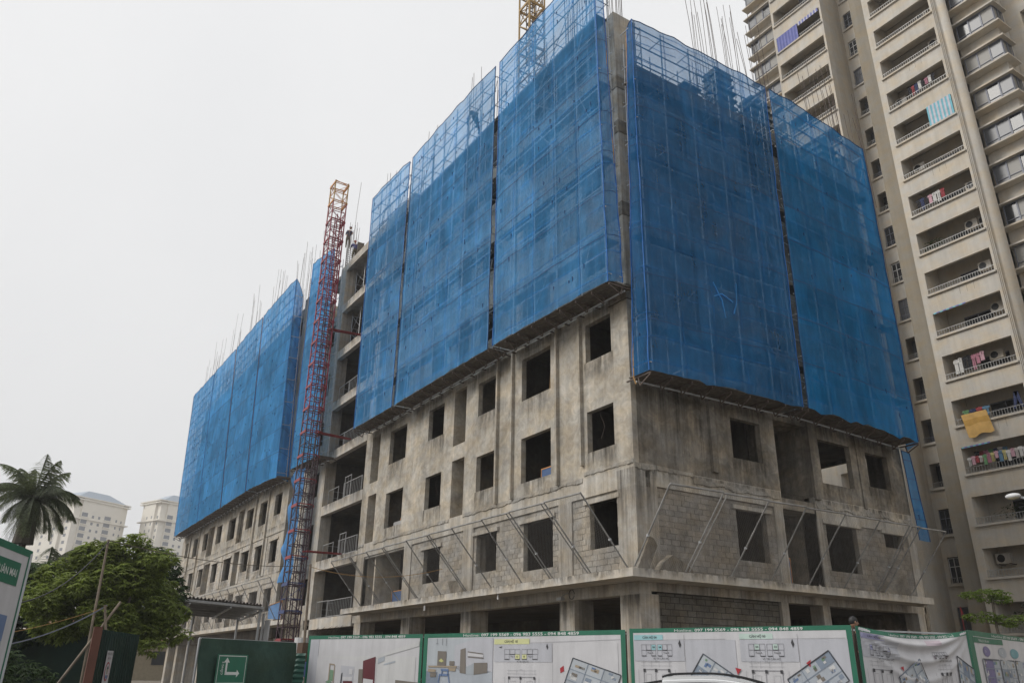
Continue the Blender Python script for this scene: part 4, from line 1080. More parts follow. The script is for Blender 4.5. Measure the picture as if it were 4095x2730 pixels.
for k_, x0, x1, lb in ((-2, -4.3, -2.2, 'two floors below the paired air conditioners'), (-5, -4.3, -2.6, 'over the crowded bright laundry')):
    striped(x0, x1, Z(k_)+1.68, Z(k_)+1.76, 29.96, bl2, bl1, 10, 'thin rolled blue awning edge '+lb)
m = MB(); nx, nz_ = 10, 12
for j in range(nz_+1):
    for i in range(nx+1):
        u, v = i/nx, j/nz_; x = -3.85+1.5*u+.25*v*(1 if u > .5 else .9); z = Z(-4)+.66-1.45*v+.12*u*v
        m.v.append((x, 29.8-.05*math.sin(u*12+v*2)*v-.03, z-.06*math.sin(u*9)*v))
for j in range(nz_):
    for i in range(nx): m.f.append((j*(nx+1)+i, j*(nx+1)+i+1, (j+1)*(nx+1)+i+1, (j+1)*(nx+1)+i)); m.m.append(0 if (2 < j < 6) is False else 1)
thing1(m, 'bed_sheet', [plain('yellow_cloth', (.60,.37,.12), .9), plain('deep_yellow_cloth', (.50,.29,.07), .9)], 'yellow sheet draped over a balcony railing', 'sheet', smooth=True)
def leafbush(c, rx, ry, rz, n_, size, seed, droop=.3):
    rnd = random.Random(seed); m = MB()
    for i in range(n_):
        while True:
            p = [rnd.uniform(-1, 1) for _ in range(3)]
            if sum(q*q for q in p) <= 1: break
        q = Vector((c[0]+p[0]*rx, c[1]+p[1]*ry, c[2]+p[2]*rz)); a = rnd.uniform(0, 6.28); l = size*rnd.uniform(.7, 1.3)
        d = Vector((math.cos(a), math.sin(a), -droop+rnd.uniform(-.4, .5))).normalized(); s = d.cross(Vector((0,0,1))).normalized()*l*.28
        m.add([q, q+d*l*.5+s, q+d*l, q+d*l*.5-s], [(0,1,2,3)])
    return m
def leafmat(name, c, tl=.35):
    k = NB(name); k.t.nodes.remove(k.b)
    oi = k.ramp(k.noise(1.7, k.pos(), 3, .6), [(.3, .6), (.7, 1.5)]); f2 = k.ramp(k.noise(14, k.pos(), 1), [(.35, .65), (.65, 1.4)])
    cc = k.mul(k.mul(c, oi), f2)
    df = k.n('ShaderNodeBsdfDiffuse'); tr = k.n('ShaderNodeBsdfTranslucent'); gl = k.n('ShaderNodeBsdfGlossy'); gl.inputs['Roughness'].default_value = .45; gl.inputs[0].default_value = (.5,.5,.5,1)
    k.l(cc, df.inputs[0]); k.l(k.mul(cc, (1.1,1.2,.5)), tr.inputs[0])
    a = k.n('ShaderNodeMixShader'); a.inputs[0].default_value = tl; k.l(df.outputs[0], a.inputs[1]); k.l(tr.outputs[0], a.inputs[2])
    b = k.n('ShaderNodeMixShader'); b.inputs[0].default_value = .05; k.l(a.outputs[0], b.inputs[1]); k.l(gl.outputs[0], b.inputs[2])
    k.l(b.outputs[0], k.out.inputs[0]); return k.m
M['leaf'] = leafmat('mango_leaf', (.165, .205, .048)); M['leaf_dark'] = leafmat('dark_leaf', (.035, .06, .02), .25); M['leaf_palm'] = leafmat('palm_leaf', (.13, .145, .10), .35)
M['leaf_young'] = leafmat('young_leaf', (.12, .17, .035), .45)
for (x, k_, rx, lab) in ((-3.6, 0, .8, 'trailing green plant at the left of the balcony with two air conditioners'), (-2.0, -6, 1.7, 'row of potted plants on a lower balcony below the crowded laundry'), (-12.4, 7, .3, 'small potted plant at the left of a high left-column balcony')):
    r = empty('potted_plant', (x, 30.6, Z(k_)-.1), lab, 'plant'); leafbush((x, 30.6, Z(k_)+.75), rx, .3, .45, int(160*rx)+40, .16, 60+k_).build('leaves', M['leaf_dark'], r)
    m = MB(); m.tube((x,30.6,Z(k_)-.1),(x,30.6,Z(k_)+.4),.1,8); m.build('pot', M['tube_rust'], r)
r = empty('hanging_plants', (-1.0, 30.5, 3.9), 'dark hanging plants in the lowest visible balcony behind the young tree', 'plant')
leafbush((-1.5, 30.4, 5.0), 2.2, .4, .8, 500, .2, 77).build('leaves', M['leaf_dark'], r)

for k_, x, lab in ((6, -1.2, 'air conditioner on the right of the balcony nearest the top edge'), (-2, -.9, 'air conditioner on the balcony below the thin rolled awning'), (2, -3.7, 'air conditioner at the left of the balcony above the striped blind'), (-6, -.7, 'air conditioner above the row of potted plants'), (-7, -3.8, 'air conditioner on the left of a low balcony beside the street lamp')):
    ac(x, Z(k_)+.95, 31.1, lab)
m = MB()
for i in range(3): m.tube((.05+.09*i, 29.96, 0), (.05+.09*i, 29.96, TOP), .03, 6)
m.build('drain_pipe', M['cream'], TW)
for k_ in (-4, -1, 2, 5):
    stain_x = -3.6+.6*(k_ % 3)
    for q in range(3):
        x = stain_x+q*.45; MB().box(x, x+.02, 29.995, 29.999, Z(k_)-.55, Z(k_)).build('drip_mark', M['brown'], TW)

# ------------------------------------------------------------------ far towers in the haze
def fartower(cx, cy, ang, lx, ly, h, lab, seed):
    r = empty('high_rise', (cx, cy, 0), lab, 'building'); ca, sa = math.cos(ang), math.sin(ang)
    W = lambda u, v, z: (cx+u*ca-v*sa, cy+u*sa+v*ca, z)
    def bx(m, u0, u1, v0, v1, z0, z1, mi=0):
        m.add([W(u0,v0,z0),W(u1,v0,z0),W(u1,v1,z0),W(u0,v1,z0),W(u0,v0,z1),W(u1,v0,z1),W(u1,v1,z1),W(u0,v1,z1)], [(3,2,1,0),(4,5,6,7),(0,1,5,4),(1,2,6,5),(2,3,7,6),(3,0,4,7)], mi)
    m = MB(); bx(m, -lx, 0, 0, ly, 0, h); bx(m, -.25*lx, .9, ly*.12, ly*.88, 0, h-.02); bx(m, -lx*.8, -lx*.2, -1.0, 0, 0, h-.02); m.build('wall', M['far_wall'], r)
    for z in (h-9.5, h-1.2, h-.2):
        m = MB(); bx(m, -lx-.7, 1.5, -1.6, ly+.7, z, z+.45); m.build('cornice', M['far_wall'], r)
    m = MB(); q = 4.2
    vs = [W(-lx+.5,.5,h+.3), W(.3,.5,h+.3), W(.3,ly-.5,h+.3), W(-lx+.5,ly-.5,h+.3), W(-lx+q,ly*.3,h+4.2), W(-q,ly*.3,h+4.2), W(-q,ly*.7,h+4.2), W(-lx+q,ly*.7,h+4.2)]
    m.add(vs, [(0,1,5,4),(1,2,6,5),(2,3,7,6),(3,0,4,7),(4,5,6,7)]); m.build('roof', M['far_roof'], r)
    fl = int(h/3.05)
    for k_ in range(2, fl):
        z = h-1.6-3.05*k_+(-.6)
        if z < 0: break
        for (a, b) in ((.13,.24),(.32,.36),(.44,.48),(.56,.68),(.78,.81),(.90,.93)):
            v0, v1 = ly*a, ly*b; front = .9 if .12 < (a+b)/2 < .88 else 0
            big = b-a > .08
            if k_ == 2:
                if big: pass
            m = MB(); bx(m, front-.02, front+.03, v0, v1, z, z+(1.9 if big else 1.2)); o = m.build('window', M['far_glass'], r)
            if big: m = MB(); bx(m, front+.03, front+.45, v0-.2, v1+.2, z-.3, z+.1); m.build('sill', M['far_wall'], o)
        for (a, b) in ((.07,.13),(.30,.35),(.55,.6),(.8,.86)):
            vv = -1.0 if .2 < 1-(a+b)/2 < .8 else 0
            m = MB(); bx(m, -lx*b, -lx*a, vv-.03, vv+.02, z, z+1.3); m.build('window', M['far_glass'], r)
M['far_wall'] = plain('pale_cream_render', (.74, .70, .62), .9, 0, .05, .2); M['far_roof'] = plain('blue_grey_roof', (.33, .38, .44), .7, 0, .05); M['far_glass'] = plain('distant_window', (.16, .17, .19), .3, 0, .0)
def far(px, py, s=1.667): return (CAMP[0]+(px-CAMP[0])*s, CAMP[1]+(py-CAMP[1])*s)
fx, fy = far(-220, -2.6); fartower(fx, fy, R(30), 30, 26.5, 71, 'pale high-rise with blue-grey roof behind the palm', 1)
fx, fy = far(-220, 18.6); fartower(fx, fy, R(22), 15, 26, 73.5, 'pale high-rise with blue-grey roof right behind the far end of the nets', 2)
# low buildings seen under the far wing
r = empty('low_house', (-100, -4, 0), 'low yellow house with a red roof seen beyond the far wing', 'house')
m = MB(); m.box(-112, -96, -10, 22, 0, 4.6); m.build('wall', plain('yellow_render', (.26,.22,.15), .9), r)
m = MB(); m.add([(-113,-11,4.6),(-95,-11,4.6),(-95,23,4.6),(-113,23,4.6),(-104,-11,7.4),(-104,23,7.4)], [(0,1,4),(1,2,5,4),(2,3,5),(3,0,4,5),(0,3,2,1)]); m.build('roof', plain('red_roof_tiles', (.24,.09,.07), .8), r)
for y in (-6, -2, 2, 6, 10): MB().box(-95.98, -95.9, y, y+1.5, 1.8, 3.4).build('window', M['glass_dark'], r)

# ------------------------------------------------------------------ printed hoarding along the street
def pmat(name, c, rough=.45):
    k = NB(name); k.b.inputs['Roughness'].default_value = rough
    x = k.mul(c, k.ramp(k.noise(1.1, k.pos(), 5, .6), [(.3, .92), (.7, 1.05)])); x = k.mul(x, k.ramp(k.noise(1, k.pos((5, 5, .5)), 4, .6), [(.35, .93), (.6, 1.03)]))
    k.l(x, k.b.inputs['Base Color']); k.bump(k.noise(1.6, k.pos((1, 1, .6)), 4, .6), .25, .06); return k.m
PC = {'green': pmat('print_green', (.012,.13,.075)), 'white': pmat('print_white', (.52,.515,.53)), 'grey': pmat('print_light_grey', (.43,.435,.47)),
      'yellow': pmat('print_pale_yellow', (.56,.57,.29)), 'cyan': pmat('print_pale_cyan', (.29,.50,.53)), 'mint': pmat('print_mint', (.44,.55,.50)), 'lilac': pmat('print_lilac', (.33,.33,.50)),
      'pink': pmat('print_pale_pink', (.45,.38,.42)), 'dark': pmat('print_dark', (.045,.045,.05)), 'line': pmat('print_thin_line', (.22,.22,.24)), 'maroon': pmat('print_maroon', (.11,.022,.03)),
      'brown': pmat('print_brown', (.17,.15,.13)), 'wood': pmat('print_wood', (.32,.26,.19)), 'blue': pmat('print_blue', (.12,.18,.32)), 'room': pmat('print_room_grey', (.33,.36,.39)),
      'room2': pmat('print_room_pale', (.40,.43,.46)), 'roomd': pmat('print_room_blue', (.20,.24,.30)), 'red': pmat('print_red', (.35,.02,.03)), 'plant': pmat('print_plant', (.17,.27,.18)), 'letter': pmat('print_lettering', (.60,.62,.60)),
      'warm': pmat('print_warm_white', (.53,.53,.53)), 'floor': pmat('print_floor', (.36,.39,.43)), 'violet': pmat('print_violet', (.15,.13,.28)), 'teal': pmat('print_teal', (.13,.30,.34)), 'flower': pmat('print_flower', (.5,.5,.2))}
FONT_CACHE = {}
def text_geo(s, size, bold=0.0):
    cu = bpy.data.curves.new('t', 'FONT'); cu.body = s; cu.size = size; cu.offset = bold*size; cu.resolution_u = 3
    o = bpy.data.objects.new('t', cu); col.objects.link(o)
    dg = bpy.context.evaluated_depsgraph_get(); me = bpy.data.meshes.new_from_object(o.evaluated_get(dg))
    vs = [tuple(v.co) for v in me.vertices]; fs = [tuple(p.vertices) for p in me.polygons]
    bpy.data.objects.remove(o); bpy.data.curves.remove(cu); bpy.data.meshes.remove(me)
    return vs, fs
class Panel:
    def __init__(s, a, b, ztop, label, cat='banner', deform=None, name='banner', group=None, zbot=.25, nrm=1):
        s.a = Vector((a[0], a[1], 0)); s.d = Vector((b[0]-a[0], b[1]-a[1], 0)); s.L = s.d.length; s.d.normalize(); s.n = Vector((s.d.y, -s.d.x, 0))*nrm
        s.deform = deform; s.zt = ztop; s.zb = zbot; s.k = 0
        s.r = empty(name, (a[0], a[1], 0), label, cat, group)
    def P(s, u, z, o=0):
        if s.deform: dz, dn = s.deform(u/s.L, z); z += dz; o += dn
        q = s.a+s.d*u+s.n*o; return (q.x, q.y, z)
    def sheet(s, mat, z0=None, nx=2, nz=2, o=0, name='sheet'):
        m = MB(); z0 = s.zb if z0 is None else z0
        for i in range(nx+1):
            for j in range(nz+1): m.v.append(s.P(s.L*i/nx, z0+(s.zt-z0)*j/nz, o))
        for i in range(nx):
            for j in range(nz): m.f.append((i*(nz+1)+j, (i+1)*(nz+1)+j, (i+1)*(nz+1)+j+1, i*(nz+1)+j+1)); m.m.append(0)
        return m.build(name, mat, s.r, True)
    def rect(s, mat, u0, u1, z0, z1, lay=1, name='print', dens=None):
        m = MB(); nx = 1 if not s.deform else max(1, int((u1-u0)/.05)); nz = 1 if not s.deform else max(1, int((z1-z0)/.05)); o = .004*lay
        for i in range(nx+1):
            for j in range(nz+1): m.v.append(s.P(u0+(u1-u0)*i/nx, z0+(z1-z0)*j/nz, o))
        for i in range(nx):
            for j in range(nz): m.f.append((i*(nz+1)+j, (i+1)*(nz+1)+j, (i+1)*(nz+1)+j+1, i*(nz+1)+j+1)); m.m.append(0)
        return m.build(name, PC[mat], s.r)
    def polys(s, mat, lst, lay=2, name='print'):
        if len(lst) <= 6:
            for pts in lst: MB().poly([s.P(u, z, .004*lay) for u, z in pts]).build(name, PC[mat], s.r)
            return
        m = MB()
        for pts in lst: m.poly([s.P(u, z, .004*lay) for u, z in pts])
        return tag(m.build(name, PC[mat], s.r), kind='stuff')
    def lines(s, mat, segs, w=.008, lay=3, name='line_drawing'):
        m = MB()
        for (u0, z0, u1, z1) in segs:
            d = Vector((u1-u0, z1-z0)); 
            if d.length < 1e-5: continue
            d.normalize(); p = Vector((-d.y, d.x))*w/2
            m.poly([s.P(u0-p.x, z0-p.y, .004*lay), s.P(u1-p.x, z1-p.y, .004*lay), s.P(u1+p.x, z1+p.y, .004*lay), s.P(u0+p.x, z0+p.y, .004*lay)])
        return m.build(name, PC[mat], s.r)
    def text(s, t, u, z, size, mat='letter', bold=.0, lay=4, fit=None, rot=0):
        vs, fs = text_geo(t, size, bold); w_ = max(v[0] for v in vs); k = (fit/w_) if fit else 1; m = MB()
        c_, s_ = math.cos(rot), math.sin(rot)
        m.add([s.P(u+(x*k*c_-y*s_), z+(x*k*s_+y*c_), .004*lay) for x, y, _ in vs], fs); return m.build('lettering', PC[mat], s.r)
HOT = ('Hotline: ', '097 199 5569 - 096 983 5555 - 094 848 4859')
def border(p, l=.09, t=.1, r=.09, z0=None):
    z0 = p.zb if z0 is None else z0
    p.rect('green', 0, p.L, p.zt-t, p.zt, 1, 'border'); p.rect('green', 0, l, z0, p.zt-t-.0, 1, 'border'); p.rect('green', p.L-r, p.L, z0, p.zt-t, 1, 'border')
def hotline(p, u0, u1, z, h):
    w = u1-u0; p.text(HOT[0], u0, z, h*1.32, 'letter', .0, 3, w*.155); p.text(HOT[1], u0+w*.172, z, h*1.38, 'letter', .018, 3, w*.828)
def back(p, z0=0):
    m = MB(); a = p.P(0, 0, -.05) if not p.deform else None
    q0 = p.a-p.n*.035; q1 = p.a+p.d*p.L-p.n*.035; w_ = p.n*.05
    for f in (0, .5, 1):
        c = q0.lerp(q1, f if 0 < f < 1 else (.01 if f == 0 else .99))-p.n*.06
        MB().tube((c.x, c.y, 0), (c.x, c.y, p.zt-.03), .035, 6).build('post', M['tube_rust'], p.r)
    for z in (.5, 1.4, p.zt-.08):
        MB().tube((q0.x, q0.y, z)-p.n*0 if False else (q0.x, q0.y, z), (q1.x, q1.y, z), .022, 4).build('rail', M['tube'], p.r)
def keyplan(p, u, z, w_, h_, hl, code, col_, lay=2):
    """small block plan: a row of flats above, pairs below, two of them tinted"""
    cw = w_/6.6; S = []; T = []
    def outl(x0, x1, z0, z1): S.extend([(x0,z0,x1,z0),(x1,z0,x1,z1),(x1,z1,x0,z1),(x0,z1,x0,z0)])
    xs = [u+cw*(i+(.3 if i > 2 else 0)) for i in range(6)]; zm = z+h_*.5
    for i, x in enumerate(xs): outl(x, x+cw*.97, zm, z+h_)
    for i in (0, 2, 3, 5): outl(xs[i], xs[i]+cw*.92, z, zm)
    for (i, row) in hl:
        z0, z1 = (zm, z+h_) if row else (z, zm)
        p.polys(col_, [[(xs[i]+.01, z0), (xs[i]+cw*.92, z0), (xs[i]+cw*.92, z1-.005), (xs[i]+.01, z1-.005)]], lay)
        p.text(code, xs[i]+cw*.28, (z0+z1)/2-.015, .055, 'dark', .01, lay+2)
    p.lines('line', S, .007, lay+1)
    p.lines('dark', [(xs[1], zm, xs[2], zm), (xs[4], zm, xs[5], zm), (xs[0], z, xs[0]+cw*.92, z), (xs[2], z, xs[2]+cw*.92, z), (xs[3], z, xs[3]+cw*.92, z), (xs[5], z, xs[5]+cw*.92, z)], .014, lay+2)
    p.text('VỊ TRÍ CĂN HỘ', u+w_*.36, z-.07, .05, 'dark', 0, lay+1); p.text('Tháp A', u+cw*1.15, z+h_*.2, .045, 'dark', 0, lay+1); p.text('Tháp B', u+cw*4.45, z+h_*.2, .045, 'dark', 0, lay+1)
def floorplan(p, u, z1, w_, h_, lay=2):
    S = []; z0 = z1-h_
    S += [(u-.05, z1+.14, u+w_+.05, z1+.14), (u-.05, z1+.07, u+w_+.05, z1+.07), (u-.12, z1, u-.12, z0), (u+w_+.12, z1, u+w_+.12, z0)]
    for f in (0, .3, .6, 1): S.append((u+w_*f, z1+.04, u+w_*f, z1+.17))
    p.lines('line', S, .004, lay)
    S = [(u,z1,u+w_,z1),(u,z1,u,z0),(u+w_,z1,u+w_,z0),(u+w_*.45,z1,u+w_*.45,z0),(u,z1-h_*.45,u+w_*.3,z1-h_*.45),(u+w_*.6,z1-h_*.35,u+w_,z1-h_*.35),(u+w_*.3,z1-h_*.45,u+w_*.3,z0)]
    p.lines('line', S, .012, lay)
    S = [(u+w_*.08,z1-h_*.1,u+w_*.28,z1-h_*.1),(u+w_*.28,z1-h_*.1,u+w_*.28,z1-h_*.35),(u+w_*.08,z1-h_*.35,u+w_*.28,z1-h_*.35),(u+w_*.08,z1-h_*.1,u+w_*.08,z1-h_*.35),(u+w_*.7,z1-h_*.1,u+w_*.92,z1-h_*.1),(u+w_*.7,z1-h_*.1,u+w_*.7,z1-h_*.3),(u+w_*.92,z1-h_*.1,u+w_*.92,z1-h_*.3)]
    p.lines('line', S, .004, lay)
    p.polys('dark', [[(x, z1-.05), (x+.05, z1-.05), (x+.05, z1+.012), (x, z1+.012)] for x in (u-.01, u+w_*.43, u+w_-.04)], lay+1)
    p.text('PHÒNG NGỦ', u+w_*.06, z1-h_*.42, .03, 'line', 0, lay+1, w_*.24); p.text('6800', u+w_*.45, z1+.15, .03, 'line', 0, lay+1)
def isoroom(p, o, ax, ay, nx, ny, seed, lay=2):
    """cut-away drawing of a flat: a skewed grid of rooms with furniture"""
    rnd = random.Random(seed); Pt = lambda i, j: (o[0]+ax[0]*i+ay[0]*j, o[1]+ax[1]*i+ay[1]*j)
    F = {k_: [] for k_ in ('room', 'room2', 'roomd', 'floor', 'wood', 'blue', 'brown', 'warm', 'plant')}
    for i in range(nx):
        for j in range(ny):
            k_ = rnd.choice(['room', 'room2', 'floor', 'warm', 'roomd', 'floor']); F[k_].append([Pt(i,j), Pt(i+1,j), Pt(i+1,j+1), Pt(i,j+1)])
    p.polys('room2', F['room2']+F['warm'], lay) if F['room2']+F['warm'] else None
    for k_ in ('room', 'roomd', 'floor'):
        if F[k_]: p.polys(k_, F[k_], lay)
    G = {k_: [] for k_ in ('wood', 'blue', 'brown', 'warm', 'plant', 'roomd')}
    for i in range(nx):
        for j in range(ny):
            for q in range(3):
                a, b = i+rnd.uniform(.1, .6), j+rnd.uniform(.1, .6); w_, h_ = rnd.uniform(.15, .38), rnd.uniform(.15, .35)
                G[rnd.choice(['wood', 'warm', 'warm', 'roomd', 'brown', 'blue', 'plant'])].append([Pt(a,b), Pt(a+w_,b), Pt(a+w_,b+h_), Pt(a,b+h_)])
    for k_ in G:
        if G[k_]: p.polys(k_, G[k_], lay+1)
    S = []
    for i in range(nx+1): S.append((*Pt(i,0), *Pt(i, ny)))
    for j in range(ny+1): S.append((*Pt(0,j), *Pt(nx, j)))
    p.lines('roomd', [q for q in S if rnd.random() < .75], .014, lay+2); p.lines('dark', [S[0], S[nx+1]], .022, lay+2)
    p.lines('dark', [(*Pt(nx, 0), *Pt(nx, ny)), (*Pt(0, ny), *Pt(nx, ny))], .016, lay+2)
GRP = 'printed banners of the site hoarding'
# 1 living room picture
def small(amp): return lambda f, z: (-.012*math.sin(math.pi*f*1.0), amp*math.sin(f*11)*.5+amp*math.sin(f*5+z*3))
p1 = Panel((-3.683,-9.576), (.257,-7.849), 2.5, 'leftmost white banner of the hoarding, showing a pale living room with a dark red wall', group=GRP)
p1.sheet(PC['white']); border(p1); hotline(p1, .8, 3.7, 2.415, .062); back(p1)
p1.rect('grey', .1, .45, .3, 2.39, 2); p1.rect('warm', .45, 4.1, .3, 1.95, 2); p1.polys('white', [[(.45,1.95),(2.75,1.78),(2.75,.3),(.45,.3)]], 3)
p1.polys('warm', [[(2.75,1.98),(4.2,2.33),(4.2,2.2),(2.75,1.9)], [(2.95,1.78),(3.2,1.82),(3.2,.5),(2.95,.5)]], 3); p1.polys('grey', [[(1.42,1.71),(1.93,1.68),(1.93,.5),(1.42,.5)]], 4)
p1.polys('floor', [[(2.78,1.89),(3.02,1.95),(3.02,1.84),(2.78,1.76)], [(3.0,1.76),(3.4,1.84),(3.4,1.8),(3.0,1.72)]], 4)
p1.polys('maroon', [[(2.24,1.83),(2.69,1.94),(2.74,.6),(2.3,.6)]], 5); p1.polys('brown', [[(2.1,1.62),(2.27,1.62),(2.3,1.0),(2.12,1.0)], [(3.45,1.37),(4.25,1.32),(4.25,1.0),(3.45,1.0)]], 5)
p1.polys('white', [[(2.3,1.39),(2.66,1.36),(2.66,1.0),(2.3,1.0)]], 6); p1.polys('plant', [[(1.0,1.6),(1.14,1.58),(1.14,1.3),(1.0,1.32)]], 5); p1.polys('wood', [[(.96,1.76),(1.16,1.74),(1.16,1.71),(.96,1.73)], [(.96,1.73),(.99,1.73),(.99,1.25),(.96,1.25)], [(1.15,1.72),(1.18,1.72),(1.18,1.25),(1.15,1.25)]], 6)
p1.polys('dark', [[(1.46,1.5),(1.5,1.53),(1.49,1.2),(1.44,1.2)]], 6); p1.polys('white', [[(1.75,1.63),(1.88,1.62),(1.88,1.48),(1.75,1.49)], [(1.52,1.42),(1.88,1.42),(1.88,1.32),(1.52,1.32)]], 6); p1.polys('maroon', [[(1.55,1.31),(1.9,1.31),(1.9,1.22),(1.55,1.22)]], 6)
p1.polys('plant', [[(.85,1.28),(1.0,1.33),(1.12,1.28),(1.0,1.24)]], 7)
# 2 dining room and flat 05
p2 = Panel((.286,-7.826), (6.043,-5.806), 2.5, 'second banner, with a dining room picture and the yellow CĂN HỘ 05 plan', group=GRP)
p2.sheet(PC['white']); border(p2, .14, .1, .12); hotline(p2, 1.37, 4.89, 2.415, .068); back(p2)
p2.rect('room2', .16, 2.36, .3, 2.38, 2); p2.polys('floor', [[(.16,1.75),(1.5,1.72),(2.36,1.6),(2.36,.3),(.16,.3)]], 3); p2.polys('grey', [[(1.1,2.2),(1.75,2.36),(2.36,2.36),(2.36,1.6),(1.55,1.52),(1.1,1.7)]], 3)
p2.polys('brown', [[(.53,2.08),(.83,2.07),(.83,1.72),(.53,1.72)], [(1.31,2.11),(1.48,2.15),(1.51,1.55),(1.31,1.57)], [(1.77,1.8),(2.2,1.81),(2.2,1.58),(1.77,1.53)]], 5)
p2.polys('white', [[(1.56,2.04),(2.08,1.99),(2.06,1.93),(1.56,1.96)]], 5); p2.polys('brown', [[(1.56,2.07),(2.06,2.02),(2.06,2.0),(1.56,2.045)], [(1.56,1.95),(2.08,1.92),(2.08,1.9),(1.56,1.93)]], 6)
p2.polys('room', [[(1.3,1.62),(1.77,1.8),(1.77,1.53),(1.55,1.53)]], 4)
p2.polys('wood', [[(.22,1.73),(1.2,1.73),(1.2,1.69),(.22,1.69)], [(.22,1.66),(.5,1.64),(.48,1.58),(.22,1.58)], [(.9,1.68),(1.18,1.68),(1.16,1.6),(.9,1.62)]], 6); p2.polys('flower', [[(.58,1.84),(.66,1.9),(.76,1.84),(.68,1.81)]], 6)
p2.polys('brown', [[(.3,1.57),(.52,1.57),(.5,1.46),(.3,1.46)], [(.95,1.84),(1.12,1.84),(1.12,1.74),(.95,1.74)]], 6)
p2.polys('blue', [[(.66,1.66),(.95,1.65),(.93,1.6),(.68,1.61)], [(.6,1.54),(.96,1.54),(.92,1.49),(.62,1.49)], [(.7,1.62),(.74,1.62),(.72,1.5),(.69,1.5)], [(.88,1.62),(.92,1.62),(.95,1.5),(.91,1.5)], [(.6,1.5),(.64,1.5),(.62,1.32),(.59,1.32)], [(.92,1.5),(.95,1.5),(.99,1.32),(.96,1.32)]], 7)
p2.lines('dark', [(.5,2.38,.5,2.27),(.68,2.38,.68,2.22),(.82,2.38,.82,2.2),(.46,2.255,.54,2.255)], .01, 6); p2.polys('roomd', [[(.16,1.6),(.55,1.58),(.7,.3),(.16,.3)]], 4)
p2.rect('grey', 2.4, 4.13, 1.83, 2.24, 2); p2.rect('yellow', 2.4, 3.48, 2.225, 2.345, 3); p2.text('CĂN HỘ  05', 2.72, 2.262, .075, 'dark', .01); p2.rect('white', 4.16, 5.9, 1.0, 2.24, 2)
p2.lines('line', [(4.15,2.24,4.15,.4), (3.48,2.25,5.98,2.3)], .006, 3)
keyplan(p2, 2.73, 1.89, 1.05, .22, ((2,0),(3,0)), '05', 'yellow', 3); floorplan(p2, 2.86, 1.5, .78, .9, 3); p2.polys('dark', [[(3.97,2.17),(4.0,2.23),(4.03,2.15),(4.0,2.1)], [(2.55,2.16),(2.66,2.18),(2.62,2.14)]], 4); p2.polys('red', [[(4.36,1.7),(4.46,1.76),(4.47,1.64),(4.37,1.6)]], 4)
isoroom(p2, (4.72,1.92), (.415,-.115), (-.10,-.22), 3, 4, 4, 3)
# 3 flats 04 and 03
p3 = Panel((6.434,-6.017), (10.571,-4.209), 2.5, 'third banner, behind the white car, with blue CĂN HỘ 04 beside mint 03', group=GRP)
p3.sheet(PC['white']); border(p3, .08, .085, .1); hotline(p3, 1.02, 3.64, 2.425, .055); back(p3)
for (u, c_, t_, hl, code, sd) in ((.1, 'cyan', 'CĂN HỘ 04', ((2,1),(3,1)), '04', 11), (2.39, 'mint', 'CĂN HỘ 03', ((1,1),(4,1)), '03', 12)):
    p3.rect('grey', u, u+1.12, 1.86, 2.26, 2); p3.rect(c_, u, u+.66, 2.27, 2.37, 2); p3.text(t_, u+.2, 2.3, .062, 'dark', .01); keyplan(p3, u+.17, 1.96, .72, .22, hl, code, c_, 3); floorplan(p3, u+.2, 1.7, .58, .9, 3)
    p3.rect('grey', u+1.14, u+2.2 if u < 1 else u+2.03, 1.0, 2.26, 2); p3.lines('line', [(u+1.13,2.36,u+1.13,.5), (u,2.265,u+2.0,2.275)], .006, 3); p3.polys('dark', [[(u+1.0,2.2),(u+1.03,2.27),(u+1.06,2.17),(u+1.03,2.11)]], 4)
isoroom(p3, (1.62,2.0), (.24,-.155), (-.14,-.2), 4, 4, 9, 3); p3.polys('red', [[(2.26,1.75),(2.38,1.72),(2.3,1.62)]], 5)
isoroom(p3, (4.06,2.06), (.10,-.17), (-.27,-.17), 3, 3, 5, 3); p3.polys('red', [[(3.63,1.84),(3.72,1.9),(3.7,1.77)]], 5)
# 4 sagging sheet
def sag(f, z):
    c = 4*f*(1-f); dz = -.125*c*max(0, min(1, (z-1.2)/1.3)); t = 2.5-z; dn = 0
    for d0, k_, a in ((.0, .26, .085), (.0, .56, .06), (.12, .8, .03)):
        zc = 2.5-(d0+k_*c)*1.0; e_ = (z+dz*.4-zc)/(.055+.02*c); dn += a*math.exp(-e_*e_)*min(1, c*1.3)
    return dz, dn+.05*c
p4 = Panel((10.528,-4.03), (11.162,-1.381), 2.5, 'fourth banner of the hoarding, its top sagging in bright folds', deform=sag, group=GRP)
p4.sheet(PC['white'], None, 60, 90); border(p4, .075, .085, .07); hotline(p4, .7, 2.27, 2.425, .05); back(p4)
p4.rect('lilac', .08, .56, 2.31, 2.4, 2); p4.text('CĂN HỘ 02', .2, 2.335, .05, 'dark', .01); p4.rect('grey', .08, .85, 1.98, 2.3, 2); keyplan(p4, .24, 2.02, .42, .19, ((0,1),(5,1)), '02', 'lilac', 3); floorplan(p4, .25, 1.77, .4, .7, 3)
p4.rect('pink', 1.5, 1.88, 2.28, 2.38, 2); keyplan(p4, 1.66, 2.03, .34, .12, ((0,0),(5,0)), '01', 'pink', 3); floorplan(p4, 1.8, 1.75, .25, .6, 3)
isoroom(p4, (1.3,2.02), (.07,-.2), (-.17,-.12), 3, 3, 21, 3); isoroom(p4, (2.28,2.06), (.13,-.09), (-.015,-.26), 3, 3, 22, 3); p4.polys('red', [[(.86,1.84),(.93,1.87),(.92,1.77)]], 5)
